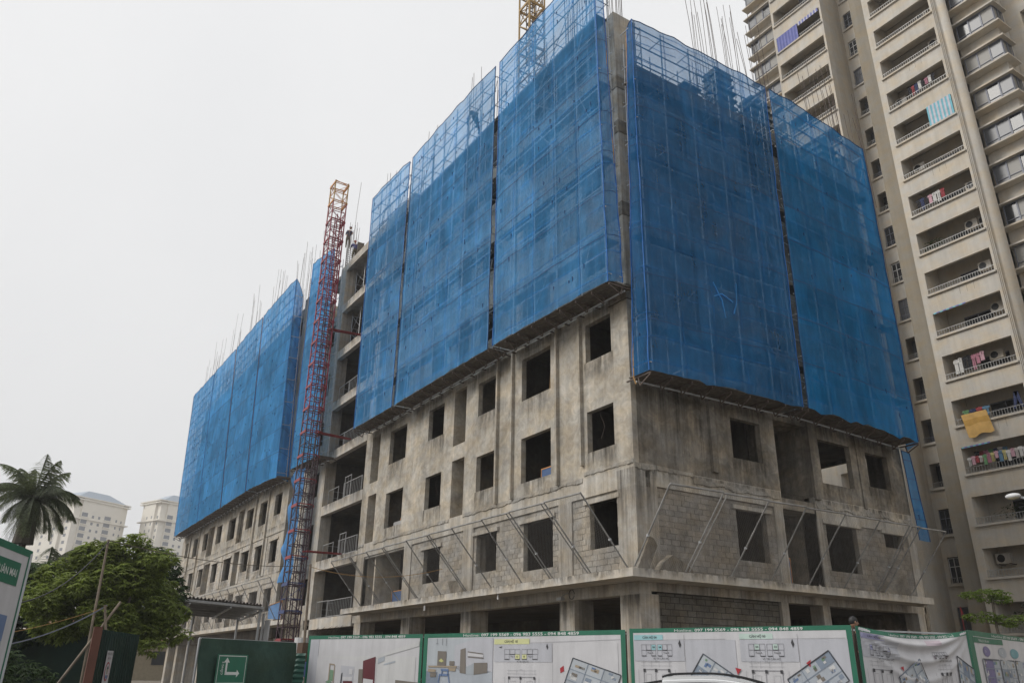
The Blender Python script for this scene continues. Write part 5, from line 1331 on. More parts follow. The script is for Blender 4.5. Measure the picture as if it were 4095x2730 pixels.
# 5 the side banner round the corner
p5 = Panel((11.162,-1.381), (9.6,5.86), 2.5, 'last banner, turning the corner at the right, with a purple and teal floor plan', group=GRP, deform=lambda f, z: (.0, .02*math.sin(f*30)))
p5.sheet(PC['white'], None, 30, 4); p5.rect('green', 0, p5.L, 2.4, 2.5, 1, 'border'); p5.rect('green', 0, .2, .25, 2.4, 1, 'border'); back(p5)
hotline(p5, 1.45, 5.6, 2.42, .055); p5.rect('green', .2, 2.05, 2.28, 2.385, 2, 'border'); p5.text('Mặt bằng căn hộ điển hình', .45, 2.305, .07, 'letter', 0, 3)
for i, (u, c_) in enumerate(((.95,'violet'),(1.93,'floor'),(2.85,'teal'),(3.9,'pink'))):
    p5.polys(c_, [[(u+.27*math.cos(a*.35), 2.13+.1*math.sin(a*.35)) for a in range(18)]], 2); p5.text('0%d' % (i+1), u-.1, 2.11, .07, 'letter', .01, 3); p5.lines('line', [(u, 2.03, u, 1.97)], .01, 3)
for i in range(5):
    isoroom(p5, (.5+i*1.15,1.98), (.36,0), (0,-.17), 3, 5, 50+i, 2)
    p5.polys(('violet','floor','teal','teal','pink')[i], [[(.5+i*1.15,1.97),(1.35+i*1.15,1.97),(1.35+i*1.15,1.4),(.5+i*1.15,1.4)]], 1)

# ------------------------------------------------------------------ green gates and signs on the left
M['canvas'] = concrete('dark_green_canvas', (.035, .068, .055), .18, .12, .06, .03); M['gsheet'] = concrete('dark_green_sheet_metal', (.022, .042, .035), .12, .15, .05, .004)
def gdef(f, z): return (0, .035*math.sin(f*7+z*2.2)+.03*math.sin(f*3-z*4)+.02*math.sin(f*15+z*3))
g1 = Panel((-2.37,-12.86), (-3.92,-9.84), 2.3, 'dark green canvas gate leaf with a white arrow sign reading CỔNG 2', 'gate', gdef, 'gate_leaf')
g1.sheet(M['canvas'], .1, 26, 20)
m = MB(); 
for z in (.1, 1.2, 2.3): m.tube(g1.P(0,z,-.08), g1.P(g1.L,z,-.08), .025, 4)
for u in (0, g1.L): m.tube(g1.P(u,0,-.08), g1.P(u,2.3,-.08), .03, 4)
m.build('frame', M['tube'], g1.r)
def flatp(base, u0, u1, off, label, name, cat, zt, zb):
    a = base.P(u0, 1, 0); b = base.P(u1, 1, 0); q = Panel((a[0]+base.n.x*off, a[1]+base.n.y*off), (b[0]+base.n.x*off, b[1]+base.n.y*off), zt, label, cat, None, name, None, zb); return q
s1 = flatp(g1, .48, 1.55, .12, 'green arrow sign with the words CỔNG 2 on the canvas gate leaf', 'arrow_sign', 'sign', 1.93, 1.2)
s1.sheet(PC['green']); s1.polys('letter', [[(.05,1.9),(1.02,1.9),(1.02,1.88),(.05,1.88)],[(.05,1.22),(1.02,1.22),(1.02,1.24),(.05,1.24)],[(.05,1.88),(.065,1.88),(.065,1.24),(.05,1.24)],[(1.005,1.88),(1.02,1.88),(1.02,1.24),(1.005,1.24)],
    [(.31,1.74),(.37,1.74),(.37,1.44),(.31,1.44)], [(.34,1.85),(.44,1.73),(.24,1.73)], [(.31,1.5),(.72,1.5),(.72,1.43),(.31,1.43)], [(.72,1.56),(.82,1.465),(.72,1.37)]], 1)
s1.text('CỔNG 2', .235, 1.43, .085, 'letter', .02, 2, None, math.pi/2)
g2 = Panel((-1.02,-15.4), (-3.95,-14.13), 2.37, 'dark green sheet-metal gate leaf with a narrow white notice, beside the bamboo pole', 'gate', None, 'gate_leaf')
g2.sheet(M['gsheet'], .1, 1, 1); m = MB(); n_ = 16
for i in range(n_): u = g2.L*(i+.5)/n_; m.add([g2.P(u-.02,.1,.004), g2.P(u,.1,.03), g2.P(u+.02,.1,.004), g2.P(u-.02,2.37,.004), g2.P(u,2.37,.03), g2.P(u+.02,2.37,.004)], [(0,1,4,3),(1,2,5,4)])
tag(m.build('ribs', M['gsheet'], g2.r), kind='stuff')
a = g2.P(-.04,0,0); MB().box(a[0]-.09, a[0]+.05, a[1]-.16, a[1]+.02, 0, 2.42).build('rusty_post', plain('rusty_steel_post', (.11,.045,.03), .85), g2.r)
s2 = flatp(g2, .52, .98, .06, 'narrow white notice with a no-entry ring on the dark green gate leaf', 'notice_board', 'sign', 1.93, 1.1)
s2.sheet(PC['white']); s2.text('KHÔNG PHẬN SỰ', .03, 1.84, .07, 'dark', .01, 2, .38); s2.text('MIỄN VÀO', .1, 1.74, .07, 'maroon', .01, 2, .24)
s2.polys('red', [[(.22+r_*math.cos(a*.3307), 1.48+1.15*r_*math.sin(a*.3307)) for (a, r_) in [(i, .18) for i in range(20)]]], 1); s2.polys('white', [[(.22+.145*math.cos(a*.3307), 1.48+.17*math.sin(a*.3307)) for a in range(20)]], 2)
s2.polys('dark', [[(.15,1.56),(.22,1.61),(.29,1.56),(.29,1.53),(.15,1.53)]], 3); s2.polys('wood', [[(.16,1.53),(.28,1.53),(.26,1.42),(.18,1.42)]], 3); s2.polys('blue', [[(.12,1.4),(.32,1.4),(.32,1.33),(.12,1.33)]], 3)
# big site board cut by the left edge of the picture
bs = Panel((6.2,-18.85), (3.57,-17.29), 3.62, 'big green-edged project board at the left edge, ending in the words XUÂN MAI', 'signboard', lambda f, z: (-.21*f+.04, 0), 'project_board', None, .4)
bs.sheet(PC['white']); L = bs.L
bs.rect('green', 0, L, 3.5, 3.62, 1, 'border'); bs.rect('green', L-.1, L, .4, 3.5, 1, 'border'); bs.rect('green', 0, L-.28, 2.98, 3.36, 2, 'header'); bs.text('XUÂN MAI', L-1.02, 3.12, .17, 'letter', .012, 3, .66)
bs.text('CÔNG TY CỔ PHẦN', L-2.6, 3.12, .15, 'letter', 0, 3); bs.rect('blue', 0, L-.32, 1.3, 2.5, 2, 'picture'); bs.rect('room', 0, L-.32, 1.3, 2.1, 3, 'picture'); bs.rect('roomd', 0, L-.32, 1.3, 1.75, 4, 'picture')
MB().box(3.55,3.62,-17.36,-17.28,0,3.4).build('post', M['tube'], bs.r); MB().box(6.15,6.22,-18.92,-18.84,0,3.6).build('post', M['tube'], bs.r)
# green corrugated sheets beside the first banner
r = empty('corrugated_fence', (-4.3,-9.8,0), 'strip of green corrugated sheets between canvas gate and first banner', 'fence')
m = MB(); a, b = Vector((-3.72,-9.6)), Vector((-4.25,-10.05)); n_ = 14
for i in range(n_):
    z = 2.02-i*.14; m.add([(a.x,a.y,z),(b.x,b.y,z),(b.x+.03,b.y-.03,z-.07),(a.x+.03,a.y-.03,z-.07),(b.x,b.y,z-.14),(a.x,a.y,z-.14)], [(0,1,2,3),(3,2,4,5)])
m.build('sheet', plain('green_corrugated', (.03,.10,.075), .5), r)
MB().box(-4.32,-4.22,-10.1,-10.0,0,2.25).build('post', M['redb'], r)
# timber plank box by the mast foot
m = MB(); m.box(-4.6,-4.1,-9.6,-9.3,1.8,2.32); thing1(m, 'plywood_board', plain('dark_plywood', (.09,.055,.035), .8), 'dark plywood board between the gates and the first banner', 'board')

# ------------------------------------------------------------------ tin-roofed gate shelter
r = empty('gate_shelter', (-16.5,-8.5,0), 'open shelter with a corrugated tin roof behind the green gates', 'shelter')
M['tin'] = plain('rusty_tin_roof', (.12,.10,.09), .7, .2, .2)
A0, A1 = Vector((-14.3,-12.6,4.25)), Vector((-16.7,-7.3,4.2)); Dv = Vector((-9.2,1.4,.0))
m = MB(); n_ = 64
for i in range(n_+1):
    p = A0.lerp(A1, i/n_); h_ = .05*math.cos(i*math.pi); m.v.append((p.x,p.y,p.z+h_)); q = p+Dv; m.v.append((q.x,q.y,q.z+h_))
for i in range(n_): m.f.append((2*i,2*i+2,2*i+3,2*i+1)); m.m.append(0)
m.build('roof_sheet', M['tin'], r)
for f in (0, .1, .25, .4, .6, .8, 1):
    m = MB(); a_, b_ = A0+Dv*f-Vector((0,0,.14)), A1+Dv*f-Vector((0,0,.14)); d = (b_-a_).normalized()
    m.tube(a_, b_, .07, 4); m.build('purlin', M['tube'], r)
for f in (0, .35, .7, 1): m = MB(); a_ = A0.lerp(A1, f)-Vector((0,0,.24)); m.tube(a_, a_+Dv, .05, 4); m.build('rafter', M['tube'], r)
for (f, g_) in ((0,0),(0,1),(.98,.02),(.98,.98),(.5,1)):
    p = A0.lerp(A1, f)+Dv*g_; MB().tube((p.x,p.y,0),(p.x,p.y,p.z-.1),.06,6).build('post', M['tube'], r)
m = MB(); m.box(-17.6,-16.9,-6.9,-6.85,2.2,3.6); m.box(-17.9,-17.65,-6.95,-6.9,2.2,3.9); thing1(m, 'grey_sheet', M['tube'], 'upright grey metal sheet beside the tin-roofed shelter', 'metal sheet')
sitepanel2 = empty('site_panel', (-36, -1.0, 4.6), 'bright blue panel with orange rim on the ledge below the tarpaulin', 'panel', 'blue site panels with orange frames')
m = MB(); m.poly([(-37.4,-1.0,4.75),(-34.4,-1.0,4.6),(-34.5,-1.0,5.75),(-37.5,-1.0,5.6)]); m.poly([(-37.4,-.97,4.75),(-34.4,-.97,4.6),(-34.5,-.97,5.75),(-37.5,-.97,5.6)]); m.build('sheet', M['bluep'], sitepanel2)
m = MB(); m.path([(-37.5,-1.02,5.62),(-34.5,-1.02,5.77),(-34.4,-1.02,4.6)], .03, 4); m.build('frame', M['orange'], sitepanel2)

# ------------------------------------------------------------------ poles, props and cables
m = MB(); m.tube((-3.62,-15.32,0),(-3.62,-15.38,4.7),.038,8,0,.03); thing1(m, 'bamboo_pole', M['bamboo'], 'tall thin wooden pole carrying the cables beside the left gate leaf', 'pole')
m = MB(); m.tube((-3.72,-16.3,.3),(-3.5,-14.8,3.15),.036,7,0,.032); thing1(m, 'timber_prop', M['bamboo'], 'long slanting timber prop crossing the foot of the tall pole', 'timber prop')
m = MB(); m.tube((-3.5,-14.75,1.2),(-3.52,-15.16,3.05),.036,7,0,.032); thing1(m, 'timber_prop', M['bamboo'], 'short timber prop crossing the long one above the left gate leaf', 'timber prop')
m = MB(); m.tube((-10.96,-7.15,0),(-11.0,-7.3,5.4),.06,8,0,.045); thing1(m, 'timber_post', M['bamboo'], 'thin timber post in front of the right side of the hoist mast', 'post')
def cable(p, q, sagv, rad, mat, lab, n_=16):
    p, q = Vector(p), Vector(q); pts = []
    for i in range(n_+1):
        t = i/n_; c = p.lerp(q, t); c.z -= 4*sagv*t*(1-t); pts.append(c)
    m = MB(); m.path(pts, rad, 4); thing1(m, 'cable', mat, lab, 'cable')
cable((-3.6,-15.37,4.68), (-11.0,-7.3,5.35), .25, .014, M['wood'], 'rope from the tall pole to the timber post by the hoist mast')
cable((-3.6,-15.37,4.65), (4.4,-17.85,2.5), .5, .013, M['black'], 'black cable from the tall pole down towards the big board')
cable((-3.55,-15.1,3.05), (-3.4,-18.2,1.95), .32, .02, M['frame'], 'grey cable drooping left from the crossed props')
cable((-3.55,-15.1,3.02), (-3.4,-18.2,2.1), .12, .01, M['wood_y'], 'yellow cable drooping left from the crossed props')
cable((-11.0,-7.3,5.3), (-9,-2.5,5.4), .35, .012, M['wood_y'], 'yellow cable from the timber post across the ledge fence')
# dark shed
r = empty('shed', (-13.6,-16.5,0), 'low dark corrugated shed in the shade behind the big board', 'shed')
MB().box(-20,-13.6,-22,-13.9,0,2.75).build('wall', M['gsheet'], r)
m = MB(); m.add([(-20.2,-22.3,3.3),(-13.3,-22.3,3.2),(-13.2,-13.7,2.9),(-20.2,-13.7,3.0)]+[(-20.2,-22.3,3.22),(-13.3,-22.3,3.12),(-13.2,-13.7,2.82),(-20.2,-13.7,2.92)], [(0,1,2,3),(7,6,5,4),(0,4,5,1),(1,5,6,2),(2,6,7,3),(3,7,4,0)]); m.build('roof', plain('grey_green_roof', (.09,.11,.11), .5), r)

# ------------------------------------------------------------------ vegetation
def leafcrown(blobs, n_, size, seed, droop=.5, cluster=6):
    rnd = random.Random(seed); m = MB(); tot = sum(b[3]*b[4]*b[5] for b in blobs)
    for b in blobs:
        k_ = int(n_*b[3]*b[4]*b[5]/tot)
        for i in range(k_//cluster):
            while True:
                p = Vector([rnd.uniform(-1, 1) for _ in range(3)])
                if p.length <= 1: break
            if rnd.random() < .75 and p.length > .01: p = p.normalized()*rnd.uniform(.72, 1.02)
            c = Vector((b[0]+p.x*b[3], b[1]+p.y*b[4], b[2]+p.z*b[5])); outd = Vector((p.x, p.y, p.z*.3))
            if outd.length < .05: outd = Vector((1,0,0))
            outd.normalize(); a0 = rnd.uniform(0, 6.28)
            for q in range(cluster):
                a = a0+q*6.28/cluster; l = size*rnd.uniform(.7, 1.25)
                d = (Vector((math.cos(a), math.sin(a), 0))*.8+outd*.55+Vector((0,0,-droop+rnd.uniform(-.25,.25)))).normalized()
                s = d.cross(Vector((0,0,1))); s = (s.normalized() if s.length > .01 else Vector((1,0,0)))*l*.17
                up_ = Vector((0,0,.06*l)); m.add([c, c+d*l*.42+s-up_, c+d*l-Vector((0,0,.12*l)), c+d*l*.42-s-up_, c+d*l*.42+up_*.4], [(0,1,4),(1,2,4),(0,4,3),(4,2,3)])
    return m
def limbs(m, base, tips, r0, seed):
    rnd = random.Random(seed)
    for t in tips:
        b, t = Vector(base), Vector(t); pts = [b]; 
        for i in range(1, 5): c = b.lerp(t, i/4); c += Vector([rnd.uniform(-.12,.12) for _ in range(3)]); pts.append(c)
        for i in range(4): m.tube(pts[i], pts[i+1], r0*(1-i*.2), 6, 0, r0*(1-(i+1)*.2))
# mango-like tree before the gate shelter
r = empty('tree', (-9.6,-14.4,0), 'broad bushy green tree left of the tin-roofed shelter', 'tree')
rt_ = random.Random(17); bl = []
for (y, z, rr) in ((-14.9,4.9,.75),(-14.2,5.25,.6),(-13.4,4.6,.7),(-15.9,4.2,.7),(-16.4,3.4,.65),(-15.2,3.8,.9),(-14.2,4.2,.95),(-13.2,3.7,.85),(-12.75,3.0,.65),(-12.2,3.35,.5),(-14.4,3.1,.9),(-15.6,2.8,.75),(-13.4,2.6,.7),(-12.4,2.6,.45),(-15.4,5.0,.4),(-13.9,5.5,.38),(-13.0,5.0,.42),(-12.6,4.2,.4)):
    bl.append((-9.7+rt_.uniform(-.7,.7), y, z, rr*1.05, rr*rt_.uniform(.85,1.15), rr*rt_.uniform(.6,.8)))
    bl.append((-9.4+rt_.uniform(-.9,.9), y+rt_.uniform(-.5,.5), z+rt_.uniform(-.4,.3), rr*.55, rr*.55, rr*.38))
leafcrown(bl, 30000, .205, 3, .42).build('crown', M['leaf'], r)
m = MB(); m.tube((-9.7,-14.5,0),(-9.7,-14.4,2.4),.17,8,0,.12); limbs(m, (-9.7,-14.4,2.2), [(b[0],b[1],b[2]) for b in bl[:7]], .08, 4); m.build('trunk', M['wood'], r)
r = empty('tree', (-15.4,-12.9,0), 'darker tree standing behind the broad bushy one, leaves against the pale high-rise', 'tree')
bl2_ = [(-15.3,-12.5,5.2,1.3,1.2,.9),(-15.2,-11.9,4.2,1.2,1.0,1.0),(-15.4,-13.7,4.5,1.3,1.3,1.0),(-15.3,-12.8,3.4,1.3,1.6,.9)]
leafcrown(bl2_, 9000, .26, 8, .5).build('crown', M['leaf_dark'], r)
m = MB(); m.tube((-15.4,-12.9,0),(-15.4,-12.9,3.2),.16,8,0,.1); limbs(m, (-15.4,-12.9,3), [(b[0],b[1],b[2]) for b in bl2_], .07, 5); m.build('trunk', M['wood'], r)
r = empty('tree', (-14.5,-17.6,0), 'dense dark tree between the palm trunk and the big project board', 'tree')
bl3_ = [(-14.5,-17.3,4.0,1.6,1.5,1.2),(-14.5,-16.3,4.3,1.4,1.1,.9),(-15,-18.6,3.6,1.6,1.5,1.2),(-13.6,-16.6,3.1,1.2,1.6,.9)]
leafcrown(bl3_, 9000, .26, 9, .5).build('crown', M['leaf_dark'], r)
m = MB(); m.tube((-14.5,-17.4,0),(-14.5,-17.4,3.2),.16,8,0,.1); m.build('trunk', M['wood'], r)
r = empty('shrub', (-6.8,-17.4,0), 'low green shrub in the shade at the foot of the big board', 'shrub')
leafcrown([(-6.8,-17.3,1.3,.9,.9,.9),(-7.6,-16.4,1.0,.8,.9,.7)], 3500, .18, 12, .4).build('foliage', M['leaf_dark'], r)
m = MB(); m.tube((-6.8,-17.3,0),(-6.8,-17.3,1.2),.04,6); m.build('stem', M['wood'], r)
# palm
def palm(x, y, zc, hgt, L_, n_, seed, lab):
    r = empty('palm_tree', (x, y, 0), lab, 'palm tree'); rnd = random.Random(seed)
    m = MB(); k_ = 22
    for i in range(k_):
        z0, z1 = zc*i/k_, zc*(i+1)/k_; m.tube((x,y,z0),(x,y,z1+.02), .20-.06*i/k_, 9, 0, .185-.06*i/k_)
    m.tube((x,y,zc-1.9),(x,y,zc+.15),.42,9,0,.2); m.build('trunk', plain('palm_bark', (.07,.06,.045), .9), r)
    for i in range(n_):
        a = 2*math.pi*i/n_*1.618*2+rnd.uniform(-.2,.2); el = (1.25, .95, .6, .25, -.15)[i % 5]+rnd.uniform(-.12,.12); l = L_*rnd.uniform(.85, 1.1)
        d = Vector((math.cos(a)*math.cos(el), math.sin(a)*math.cos(el), math.sin(el))); pts = [Vector((x,y,zc))]; v = d.copy(); N = 14
        for q in range(N): v.z -= (.115+.03*(1.3-el)); v.normalize(); pts.append(pts[-1]+v*l/N)
        m = MB()
        for q in range(N): m.tube(pts[q], pts[q+1], .022*(1-q/N)+.004, 4)
        for q in range(1, N*6):
            t = q/6; i0 = min(int(t), N-1); p = pts[i0].lerp(pts[i0+1], t-i0); tan = (pts[i0+1]-pts[i0]).normalized(); side = tan.cross(Vector((0,0,1)))
            if side.length < .05: continue
            side.normalize(); ll = .8*math.sin(math.pi*min(.97, (t/N)*.85+.13))*rnd.uniform(.8,1.15)
            for s_ in (-1, 1):
                dd = (side*s_*.75+tan*.65+Vector((0,0,-.6+rnd.uniform(-.3,.15)))).normalized(); w_ = tan.cross(dd).normalized()*.009+tan*.010
                e1 = p+dd*ll*.6; e2 = p+dd*ll+Vector((0,0,-.16*ll)); m.add([p-w_, p+w_, e1+w_*.9, e2, e1-w_*.9], [(0,1,2,4),(4,2,3)])
        m.build('frond', M['leaf_palm'], r)
palm(-19.7,-16.95, 8.2, 8, 2.2, 30, 5, 'tall coconut palm at the left, its crown against the white sky')
palm(-19.2,-15.9, 5.1, 5, 1.9, 14, 9, 'shorter palm half hidden behind the bushy tree and the tall palm')
# young layered tree behind the last banner
r = empty('young_tree', (5.6,10.6,0), 'slim young tree with two tiers of light green leaves behind the last banner', 'tree')
m = MB(); m.path([(5.6,10.6,0),(5.62,10.6,2),(5.56,10.58,3.2),(5.6,10.6,4.2)], .045, 6); limbs(m, (5.58,10.6,4.0), [(5.2,10.2,4.25),(6.0,10.9,4.1)], .02, 2); limbs(m, (5.58,10.6,3.3), [(5.1,10.1,3.55),(6.3,11.1,3.35)], .02, 3); m.build('trunk', M['wood'], r)
leafcrown([(5.45,10.5,4.25,.75,.75,.16),(5.7,10.7,4.12,.5,.6,.1),(5.3,10.3,3.55,.7,.6,.13),(6.1,10.9,3.42,.8,.7,.16)], 2600, .13, 31, .35).build('crown', M['leaf_young'], r)
# red pennant
m = MB(); m.add([(3.75,11.9,4.0),(3.83,11.9,3.72),(3.98,11.9,3.35),(3.86,11.92,3.6),(3.76,11.9,3.8)], [(0,1,4),(1,3,4),(1,2,3)]); m.tube((3.74,11.9,2.4),(3.74,11.9,4.02),.012,5); thing1(m, 'pennant', M['redb'], 'thin red pennant hanging in front of the tower foot', 'flag')
# street lamp whose head enters from the right
r = empty('street_lamp', (13.2,1.0,0), 'street lamp whose pale head reaches in from the right edge', 'lamp')
m = MB(); m.tube((13.2,1.0,0),(13.2,1.0,4.4),.06,8); m.path([(13.2,1.0,4.4),(12.9,.85,4.75),(12.3,.5,5.04),(11.92,.33,5.2)], .028, 6); m.build('pole', M['tube'], r)
m = MB(); m.ball((11.80,.27,5.24),.16,.1,.06,14); m.build('lamp_head', M['white'], r, True)
m = MB(); m.ball((11.80,.265,5.215),.13,.075,.05,12); m.build('lens', plain('amber_lens', (.45,.40,.27), .3), r, True)

# ------------------------------------------------------------------ white car in front of the third banner
def car():
    c = Vector((11.04,-7.31,0)); d = Vector((.7166,.6975,0))  # along the street
    d = Vector((1.05, 1.03, 0)).normalized(); sidev = Vector((d.y,-d.x,0))
    r = empty('parked_car', c, 'white hatchback with black roof rails, only its roof showing in front of the third banner', 'car')
    T = lambda u, v, z: tuple(c+d*u+sidev*v+Vector((0,0,z)))
    # body: lofted sections along the length
    prof = [(-1.86,.40,.86,.60),(-1.80,.30,1.02,.74),(-1.62,.25,1.06,.80),(-1.0,.24,1.04,.84),(0,.23,1.02,.86),(.95,.24,1.0,.85),(1.5,.26,.92,.82),(1.95,.30,.82,.76),(2.2,.36,.70,.62)]
    m = MB(); rings = []
    for (u, zb, zt, w_) in prof: rings.append([(u,-w_*.94,zb),(u,-w_,zb+.22),(u,-w_,zt-.2),(u,-w_*.93,zt-.03),(u,-w_*.6,zt),(u,w_*.6,zt),(u,w_*.93,zt-.03),(u,w_,zt-.2),(u,w_,zb+.22),(u,w_*.94,zb)])
    for q in rings: m.v += [T(*p) for p in q]
    n_ = 10
    for i in range(len(rings)-1):
        for j in range(n_): m.f.append((i*n_+j, (i+1)*n_+j, (i+1)*n_+(j+1) % n_, i*n_+(j+1) % n_)); m.m.append(0)
    m.f += [tuple(range(n_)), tuple(range((len(rings)-1)*n_, len(rings)*n_))]; m.m += [0, 0]
    paint = NB('white_car_paint'); paint.b.inputs['Base Color'].default_value = (.72,.73,.74,1); paint.b.inputs['Roughness'].default_value = .22; paint.b.inputs['Coat Weight'].default_value = .6
    m.build('body', paint.m, r, True)
    # glasshouse
    gh = [(-1.66,1.02,.66),(-1.46,1.45,.60),(-.9,1.49,.61),(-.1,1.42,.61),(.33,1.27,.60),(1.32,.98,.68)]
    m = MB(); N = len(gh)
    for (u, z, w_) in gh: m.v += [T(u,-w_-.1 if z > 1.3 else -w_-.1,1.0), T(u,-w_,z), T(u,w_,z), T(u,w_+.1,1.0)]
    for i in range(N-1):
        for j in range(3): m.f.append((i*4+j,(i+1)*4+j,(i+1)*4+j+1,i*4+j+1)); m.m.append(0)
    m.build('windows', M['glass_dark'], r)
    # roof panel with curved edge
    m = MB(); us = [-1.5+1.85*i/14 for i in range(15)]; K = 8
    def rz(u): return 1.60-(.125*((u+.8)/.8)**2 if u > -.8 else .03*((u+.8)/.7)**2)
    for u in us:
        for j in range(K+1):
            f = -1+2*j/K; m.v.append(T(u, f*.635, rz(u)-.075*abs(f)**4))
    for i in range(14):
        for j in range(K): m.f.append((i*(K+1)+j,(i+1)*(K+1)+j,(i+1)*(K+1)+j+1,i*(K+1)+j+1)); m.m.append(0)
    m.build('roof', paint.m, r, True)
    for s_ in (-1, 1):
        m = MB(); pts = [T(u, s_*.60, rz(u)+.028-(.03 if u in (us[0], us[-1]) else 0)) for u in us[:-1]]; m.path(pts, .016, 6); m.build('roof_rail', M['black'], r)
        m = MB(); m.path([T(u, s_*.655, rz(u)-.08) for u in us], .03, 6); m.build('roof_edge', paint.m, r)
        m = MB(); m.path([T(-.35,s_*.69,1.0), T(-.3,s_*.625,1.5)], .03, 6); m.build('pillar', M['black'], r)
        m = MB(); m.ball(T(.95,s_*.95,1.05),.09,.09,.07,10); m.build('mirror', paint.m, r, True)
        for u in (-1.25, 1.38):
            w_ = MB(); w_.tube(T(u, s_*.62, .31), T(u, s_*.86, .31), .31, 20); o = w_.build('wheel', M['black'], r); q = MB(); q.tube(T(u, s_*.862, .31), T(u, s_*.872, .31), .19, 12); q.build('rim', M['tube'], o)
    m = MB(); m.add([T(-1.5,-.55,1.53),T(-1.5,.55,1.53),T(-1.86,.5,1.47),T(-1.86,-.5,1.47),T(-1.5,-.55,1.49),T(-1.5,.55,1.49),T(-1.84,.5,1.455),T(-1.84,-.5,1.455)], [(0,1,2,3),(7,6,5,4),(2,1,5,6),(0,3,7,4),(3,2,6,7)]); m.build('spoiler', M['black'], r)
    for v in (-.66,.66):
        m = MB(); m.ball(T(2.08,v*.85,.72),.10,.08,.06,8); m.build('headlight', M['glass_pale'], r, True)
        m = MB(); m.ball(T(-1.80,v,.92),.06,.1,.12,8); m.build('tail_light', M['redb'], r, True)
car()

# ------------------------------------------------------------------ people
def person(label, pts, edges, radii, zones, mats, head, hat=None, fingers=True, rot=0):
    """pts: joint positions in world metres; skin surface grown over them"""
    base = Vector(pts[0]); zmin = min(p[2] for p in pts)
    r = empty('person', (base.x, base.y, zmin-.04), label, 'person')
    me = bpy.data.meshes.new('t'); me.from_pydata([tuple(Vector(p)) for p in pts], edges, []); o = bpy.data.objects.new('t', me); col.objects.link(o)
    sk = o.modifiers.new('s', 'SKIN'); sk.use_smooth_shade = True; su = o.modifiers.new('d', 'SUBSURF'); su.levels = 1; su.render_levels = 1
    for i, v in enumerate(me.skin_vertices[0].data): v.radius = (radii[i], radii[i]); v.use_root = (i == 0)
    dg = bpy.context.evaluated_depsgraph_get(); m2 = bpy.data.meshes.new_from_object(o.evaluated_get(dg)); bpy.data.objects.remove(o)
    m = MB(); m.v = [tuple(v.co) for v in m2.vertices]
    for p in m2.polygons:
        c = p.center; best, bi = 1e9, 0
        for ei, (a, b) in enumerate(edges):
            A, B = Vector(pts[a]), Vector(pts[b]); t = max(0, min(1, (c-A).dot(B-A)/max(1e-6, (B-A).length_squared))); d = (c-(A+(B-A)*t)).length
            if d < best: best, bi = d, ei
        m.f.append(tuple(p.vertices)); m.m.append(zones[bi])
    if fingers:
        for (h_, d) in fingers:
            h_, d = Vector(h_), Vector(d).normalized(); s_ = d.cross(Vector((0,0,1))).normalized()
            for k_ in range(4): a_ = h_+s_*(.028-.019*k_); b_ = a_+d*(.045-.004*abs(k_-1)); m.tube(a_, b_, .009, 5, 2); m.tube(b_, b_+d*.025+Vector((0,0,-.02)), .008, 5, 2)
            m.tube(h_+s_*.03, h_+s_*.06+d*.03, .01, 5, 2)
    m.build('body', mats, r, True)
    hc, fd = Vector(head[0]), Vector(head[1]).normalized()
    q = MB(); q.ball(hc, .085, .085, .115, 12); nose = hc+fd*.085; q.tube(nose+Vector((0,0,.02)), nose+fd*.02-Vector((0,0,.02)), .014, 5, 0, .018); sd_ = fd.cross(Vector((0,0,1))).normalized()
    for s_ in (-1, 1): q.ball(hc+sd_*s_*.088, .015, .015, .03, 6)
    for s_ in (-1, 1): q.ball(hc+fd*.078+sd_*s_*.032+Vector((0,0,.02)), .012, .012, .009, 6, 1)
    q.tube(hc+fd*.082-Vector((0,0,.055))-sd_*.02, hc+fd*.082-Vector((0,0,.055))+sd_*.02, .006, 5, 1)
    q.build('head', [mats[2], M['black']], r, True)
    hh_ = MB(); hh_.ball(hc-fd*.012+Vector((0,0,.03)), .097, .097, .105, 12)
    if hat: hh_.tube(hc+Vector((0,0,.06)), hc+Vector((0,0,.075)), .125, 12)
    hh_.build('helmet' if hat else 'hair', hat or M['black'], r, True)
skin = plain('skin', (.30,.17,.11), .6, 0, .05); shirt = plain('dark_blue_shirt', (.03,.04,.10), .85); shirt2 = plain('indigo_jacket', (.05,.05,.14), .85); trous = plain('olive_trousers', (.11,.10,.07), .9); blk = plain('black_clothes', (.012,.011,.014), .9)
helm = plain('orange_helmet', (.42,.10,.06), .4); helmb = plain('maroon_helmet', (.10,.03,.04), .4)
# pts order: pelvis, waist, chest, neck, [L shoulder, elbow, hand], [R shoulder, elbow, hand], [L hip, knee, ankle, toe], [R hip, knee, ankle, toe]
EDG = [(0,1),(1,2),(2,3),(2,4),(4,5),(5,6),(2,7),(7,8),(8,9),(0,10),(10,11),(11,12),(12,13),(0,14),(14,15),(15,16),(16,17)]
ZON = [0,0,2,0,0,2,0,0,2,1,1,1,1,1,1,1,1]; RAD = [.15,.145,.16,.055,.08,.052,.034,.08,.052,.034,.11,.072,.045,.035,.11,.072,.045,.035]
def P3(bx, by, bz, lst): return [(bx+a, by+b, bz+c) for a, b, c in lst]
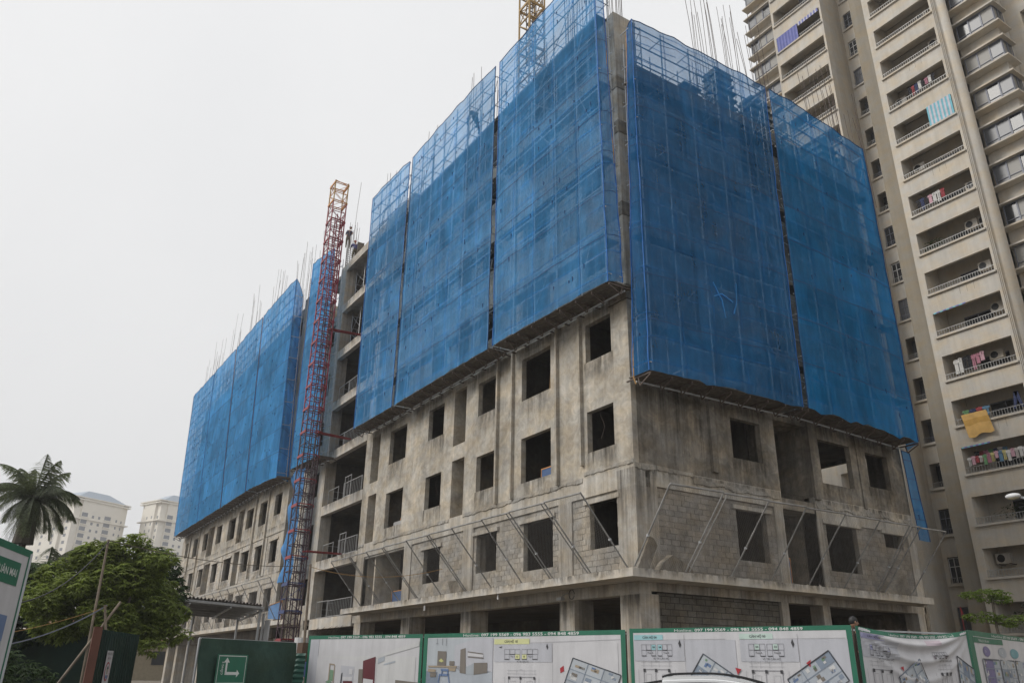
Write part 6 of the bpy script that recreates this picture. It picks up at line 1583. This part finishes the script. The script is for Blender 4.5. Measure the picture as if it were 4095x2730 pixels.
# standing on the rebar cage, leaning to work
pp = P3(-33.05, .3, 32.25, [(0,0,1.0),(.02,0,1.15),(.16,0,1.42),(.30,0,1.53),(.14,-.18,1.44),(-.02,-.22,1.2),(.18,-.2,1.05),(.22,.18,1.44),(.42,.18,1.25),(.52,.1,1.1),(0,-.1,.92),(.0,-.12,.5),(-.02,-.12,.08),(.12,-.14,.03),(.02,.1,.92),(.06,.14,.5),(.02,.14,.08),(.16,.14,.03)])
person('worker in dark clothes standing upright on the rebar cage beside the hoist mast', pp, EDG, RAD, ZON, [shirt, trous, skin], ((-32.68,.3,33.92), (1,-.2,-.4)), helmb, [((-32.87,.1,33.3), (.5,0,-1)), ((-32.53,.4,33.35), (.5,0,-1))])
pp = P3(-31.0, .25, 30.2, [(0,0,.95),(-.03,0,1.12),(-.10,0,1.42),(-.12,0,1.56),(-.16,-.2,1.45),(-.42,-.22,1.3),(-.66,-.15,1.22),(-.06,.2,1.45),(-.3,.22,1.22),(-.6,.12,1.15),(0,-.1,.9),(-.12,-.12,.48),(.02,-.12,.08),(-.12,-.14,.03),(.02,.1,.9),(-.25,.14,.6),(-.05,.14,.2),(-.2,.14,.16)])
person('worker in a dark jacket and orange helmet on the slab edge, reaching for the rebar', pp, EDG, RAD, ZON, [shirt2, trous, skin], ((-31.16,.25,31.93), (-1,-.2,-.2)), helm, [((-31.66,.1,31.42), (-1,.1,-.1)), ((-31.6,.37,31.35), (-1,.1,-.1))])
# timber box beside them
r = empty('timber_form', (-30.6,.3,30.2), 'small upright timber form beside the helmeted worker', 'formwork')
MB().box(-30.75,-30.1,.55,.6,30.2,31.45).build('board', M['wood'], r); MB().box(-30.15,-30.1,.1,.55,30.2,31.4).build('board', M['wood'], r)
# climbing inside the net
pp = P3(-11.2, -.62, 28.9, [(0,0,1.15),(-.02,0,1.32),(-.16,0,1.6),(-.30,0,1.70),(-.2,-.18,1.6),(-.45,-.2,1.35),(-.62,-.15,1.1),(-.1,.18,1.6),(-.42,.2,1.45),(-.7,.1,1.3),(0,-.1,1.08),(.28,-.12,.7),(.45,-.12,.25),(.33,-.14,.18),(.02,.1,1.08),(.1,.14,.6),(.25,.14,.1),(.12,.14,.04)])
person('worker climbing behind the top of the broad blue net panel, bending forward', pp, EDG, [a*1.1 for a in RAD], ZON, [blk, blk, skin], ((-11.62,-.62,30.68), (-1,0,-.5)), helmb, [((-11.82,-.77,30.0), (-.3,0,-1)), ((-11.9,-.52,30.2), (-.6,0,-.8))])
# person behind the hoarding, standing on a pile of boards
r = empty('board_pile', (8.78,-1.62,0), 'pile of boards behind the gap between third and fourth banner', 'boards')
for i in range(8): MB().box(8.3,9.3,-2.1,-1.1,i*.135,i*.135+.12).build('board', M['wood'], r)
pp = P3(8.72, -1.66, 1.09, [(0,0,.93),(0,0,1.08),(0,0,1.34),(.03,0,1.47),(-.13,-.14,1.36),(-.2,-.2,1.08),(-.1,-.3,.88),(.13,.14,1.36),(.2,.2,1.08),(.25,.1,.88),(-.06,-.06,.88),(-.08,-.08,.46),(-.08,-.08,.07),(-.0,-.18,.03),(.06,.06,.88),(.08,.08,.46),(.08,.08,.07),(.16,-.04,.03)])
person('person in black with short black hair behind the gap between third and fourth banner', pp, EDG, RAD, ZON, [blk, blk, skin], ((8.82,-1.62,2.72), (.5,.75,-.2)), None, [((8.62,-1.96,1.97), (0,-.2,-1)), ((8.97,-1.56,1.97), (.1,.1,-1))])

# ------------------------------------------------------------------ haze
hz = MB().box(-640, 300, -420, 420, -1, 100).build('haze', None)
hm = bpy.data.materials.new('damp_haze'); hm.use_nodes = True; hn = hm.node_tree; hn.nodes.clear()
ho = hn.nodes.new('ShaderNodeOutputMaterial'); hv = hn.nodes.new('ShaderNodeVolumePrincipled'); hv.inputs['Color'].default_value = (.93, .94, .95, 1); hv.inputs['Density'].default_value = .00065; hv.inputs['Anisotropy'].default_value = .2
hn.links.new(hv.outputs[0], ho.inputs['Volume']); hz.data.materials.clear(); hz.data.materials.append(hm)
tag(hz, 'thin pale haze over the whole scene', None, None, 'stuff')

# ------------------------------------------------------------------ run-off stains and odds and ends in the openings
def stainmat(name, c, k0):
    k = NB(name); k.b.inputs['Base Color'].default_value = (*c, 1); k.b.inputs['Roughness'].default_value = .95; k.b.inputs['Specular IOR Level'].default_value = .1
    tcn = k.n('ShaderNodeTexCoord'); mp = k.n('ShaderNodeVectorMath', operation='MULTIPLY'); mp.inputs[1].default_value = (5.5, .55, 1); k.l(tcn.outputs['UV'], mp.inputs[0])
    st = k.ramp(k.noise(1.0, mp.outputs[0], 5, .7), [(.40, 0.0), (.64, 1.0)])
    sp = k.n('ShaderNodeSeparateXYZ'); k.l(tcn.outputs['UV'], sp.inputs[0])
    g = k.ramp(sp.outputs[1], [(.0, 0.0), (.75, .75), (1.0, 1.0)])
    e_ = k.ramp(sp.outputs[2], [(0, k0), (1, k0)])
    k.l(k.mul(k.mul(st, g), e_), k.b.inputs['Alpha']); return k.m
M['stain'] = stainmat('dark_runoff_stain', (.06, .053, .045), .62); M['stain_l'] = stainmat('pale_lime_stain', (.50, .48, .45), .5)
SR = random.Random(99)
def stain(axis, c, u0, u1, zt, h_, par, mat='stain'):
    m = MB(); m.uv = []; o_ = SR.uniform(0, 40)
    w4 = min(.3*(u1-u0), .5); fade = mat == 'stain_l' or u1-u0 > 2.2
    for u, k_ in ((u0, 0), (u0+w4, 1), (u1-w4, 1), (u1, 0)):
        for z, v in ((zt-h_, 0), (zt-h_*.3, .75), (zt, 1 if mat == 'stain' else 0)):
            m.v.append((u, c, z) if axis == 'y' else (c, u, z)); m.uv.append((u+o_, v*(k_ if fade else 1)))
    for i in range(3):
        for j in range(2): m.f.append((i*3+j, (i+1)*3+j, (i+1)*3+j+1, i*3+j+1)); m.m.append(0)
    m.build('runoff_stain', M[mat], par)
for i in (1, 2):
    for a, b, c, d in WX: stain('y', -.004, a-.1, b+.1, FL[i]+c, SR.uniform(.8, 1.3), B1)
    for a, b, c, d in RX: stain('x', .004, a-.1, b+.1, FL[i]+c, SR.uniform(.8, 1.2), B1)
stain('x', .005, .3, 3.7, 11.4, 2.9, B1); stain('x', .0055, .9, 3.4, 9.9, 1.7, B1, 'stain_l'); stain('x', .005, 4.2, 7.4, 11.6, 1.5, B1); stain('x', .005, 10, 16, 11.6, 1.3, B1)
for x0 in (-24.3, -18.5, -12.0, -7.6, -2.7): stain('y', -.005, x0, x0+4.2 if x0 < -3 else -.05, 14.9, 1.1, B1)
for x0 in (-23.4, -17, -11, -5): stain('y', -1.124, x0, x0+5.9, 4.66, .26, B1)
for y0 in (-1.1, 4, 9): stain('x', .984, y0, y0+5, 4.66, .26, B1)
for i in range(1, 7): stain('y', -.024, -31.5, -24.6, FL[i], .6, B1); 
for x0, x1 in ((-1.0, 0), (-4.47,-3.58), (-11.9,-11.0), (-18.02,-17.06)): stain('y', -.004 if x1 == 0 else .026, x0, x1, 4.0, 1.3, B1)
stain('y', -.005, -.94, -.03, 8.2, 2.4, B1); stain('x', .005, .05, .95, 8.2, 2.6, B1); stain('x', .005, .1, 16, 8.25, .5, B1)
for i in (0, 1, 2):
    for a, b, c, d in FX[:6]: stain('y', -.004 if i == 2 else -.016, a, b, FL[i]+c, 1.0, B2)
for x0 in range(-77, -40, 6): stain('y', -.006, x0, x0+5.8, 15.2, .9, B2); stain('y', -.006, x0, x0+5.8, 11.75, .5, B2)
# tubes and planks standing in the openings
pr = [(-20.2, FL[1]+.8, 1.4, .3), (-15.0, FL[2]+1.05, 1.6, -.2), (-6.4, FL[2]+.8, 1.9, .0), (-10.2, FL[1]+1.1, 1.6, .25), (-2.0, FL[2]+1.1, 1.6, .1), (-1.6, FL[0]+1.2, 1.5, .3), (-5.6, FL[0]+.9, 1.8, -.15)]
for x, z, h_, l_ in pr:
    MB().tube((x, .9, z-.7), (x+l_, 1.1, z+h_), .03, 5).build('timber_prop', M['wood_y'], B1)
for i, (x, z) in enumerate(((-5.2, FL[1]), (-10.0, FL[2]), (-15.4, FL[1]), (-20.0, FL[2]), (-2.0, FL[1]))):
    m = MB(); pts = [(x+.12*math.sin(j*1.3+i), .3, z+2.75-.22*j) for j in range(6)]; m.path(pts, .007, 4); m.build('hanging_wire', M['tube_rust'], B1)
MB().box(-20.6, -19.4, .4, .44, FL[1]+.5, FL[1]+1.1).build('low_rail_board', M['metalw'], B1)
for (x, z) in ((-26.5, 3.9), (-27.4, 3.9), (-28.6, 3.9), (-29.6, 3.9), (-25.6, 3.9)):
    m = MB(); m.path([(x, -.05, z+.05), (x+.1, -.3, z-.1), (x+.05, -.42, z-.35)], .014, 4); m.build('bent_rebar', M['rebar'], B1)
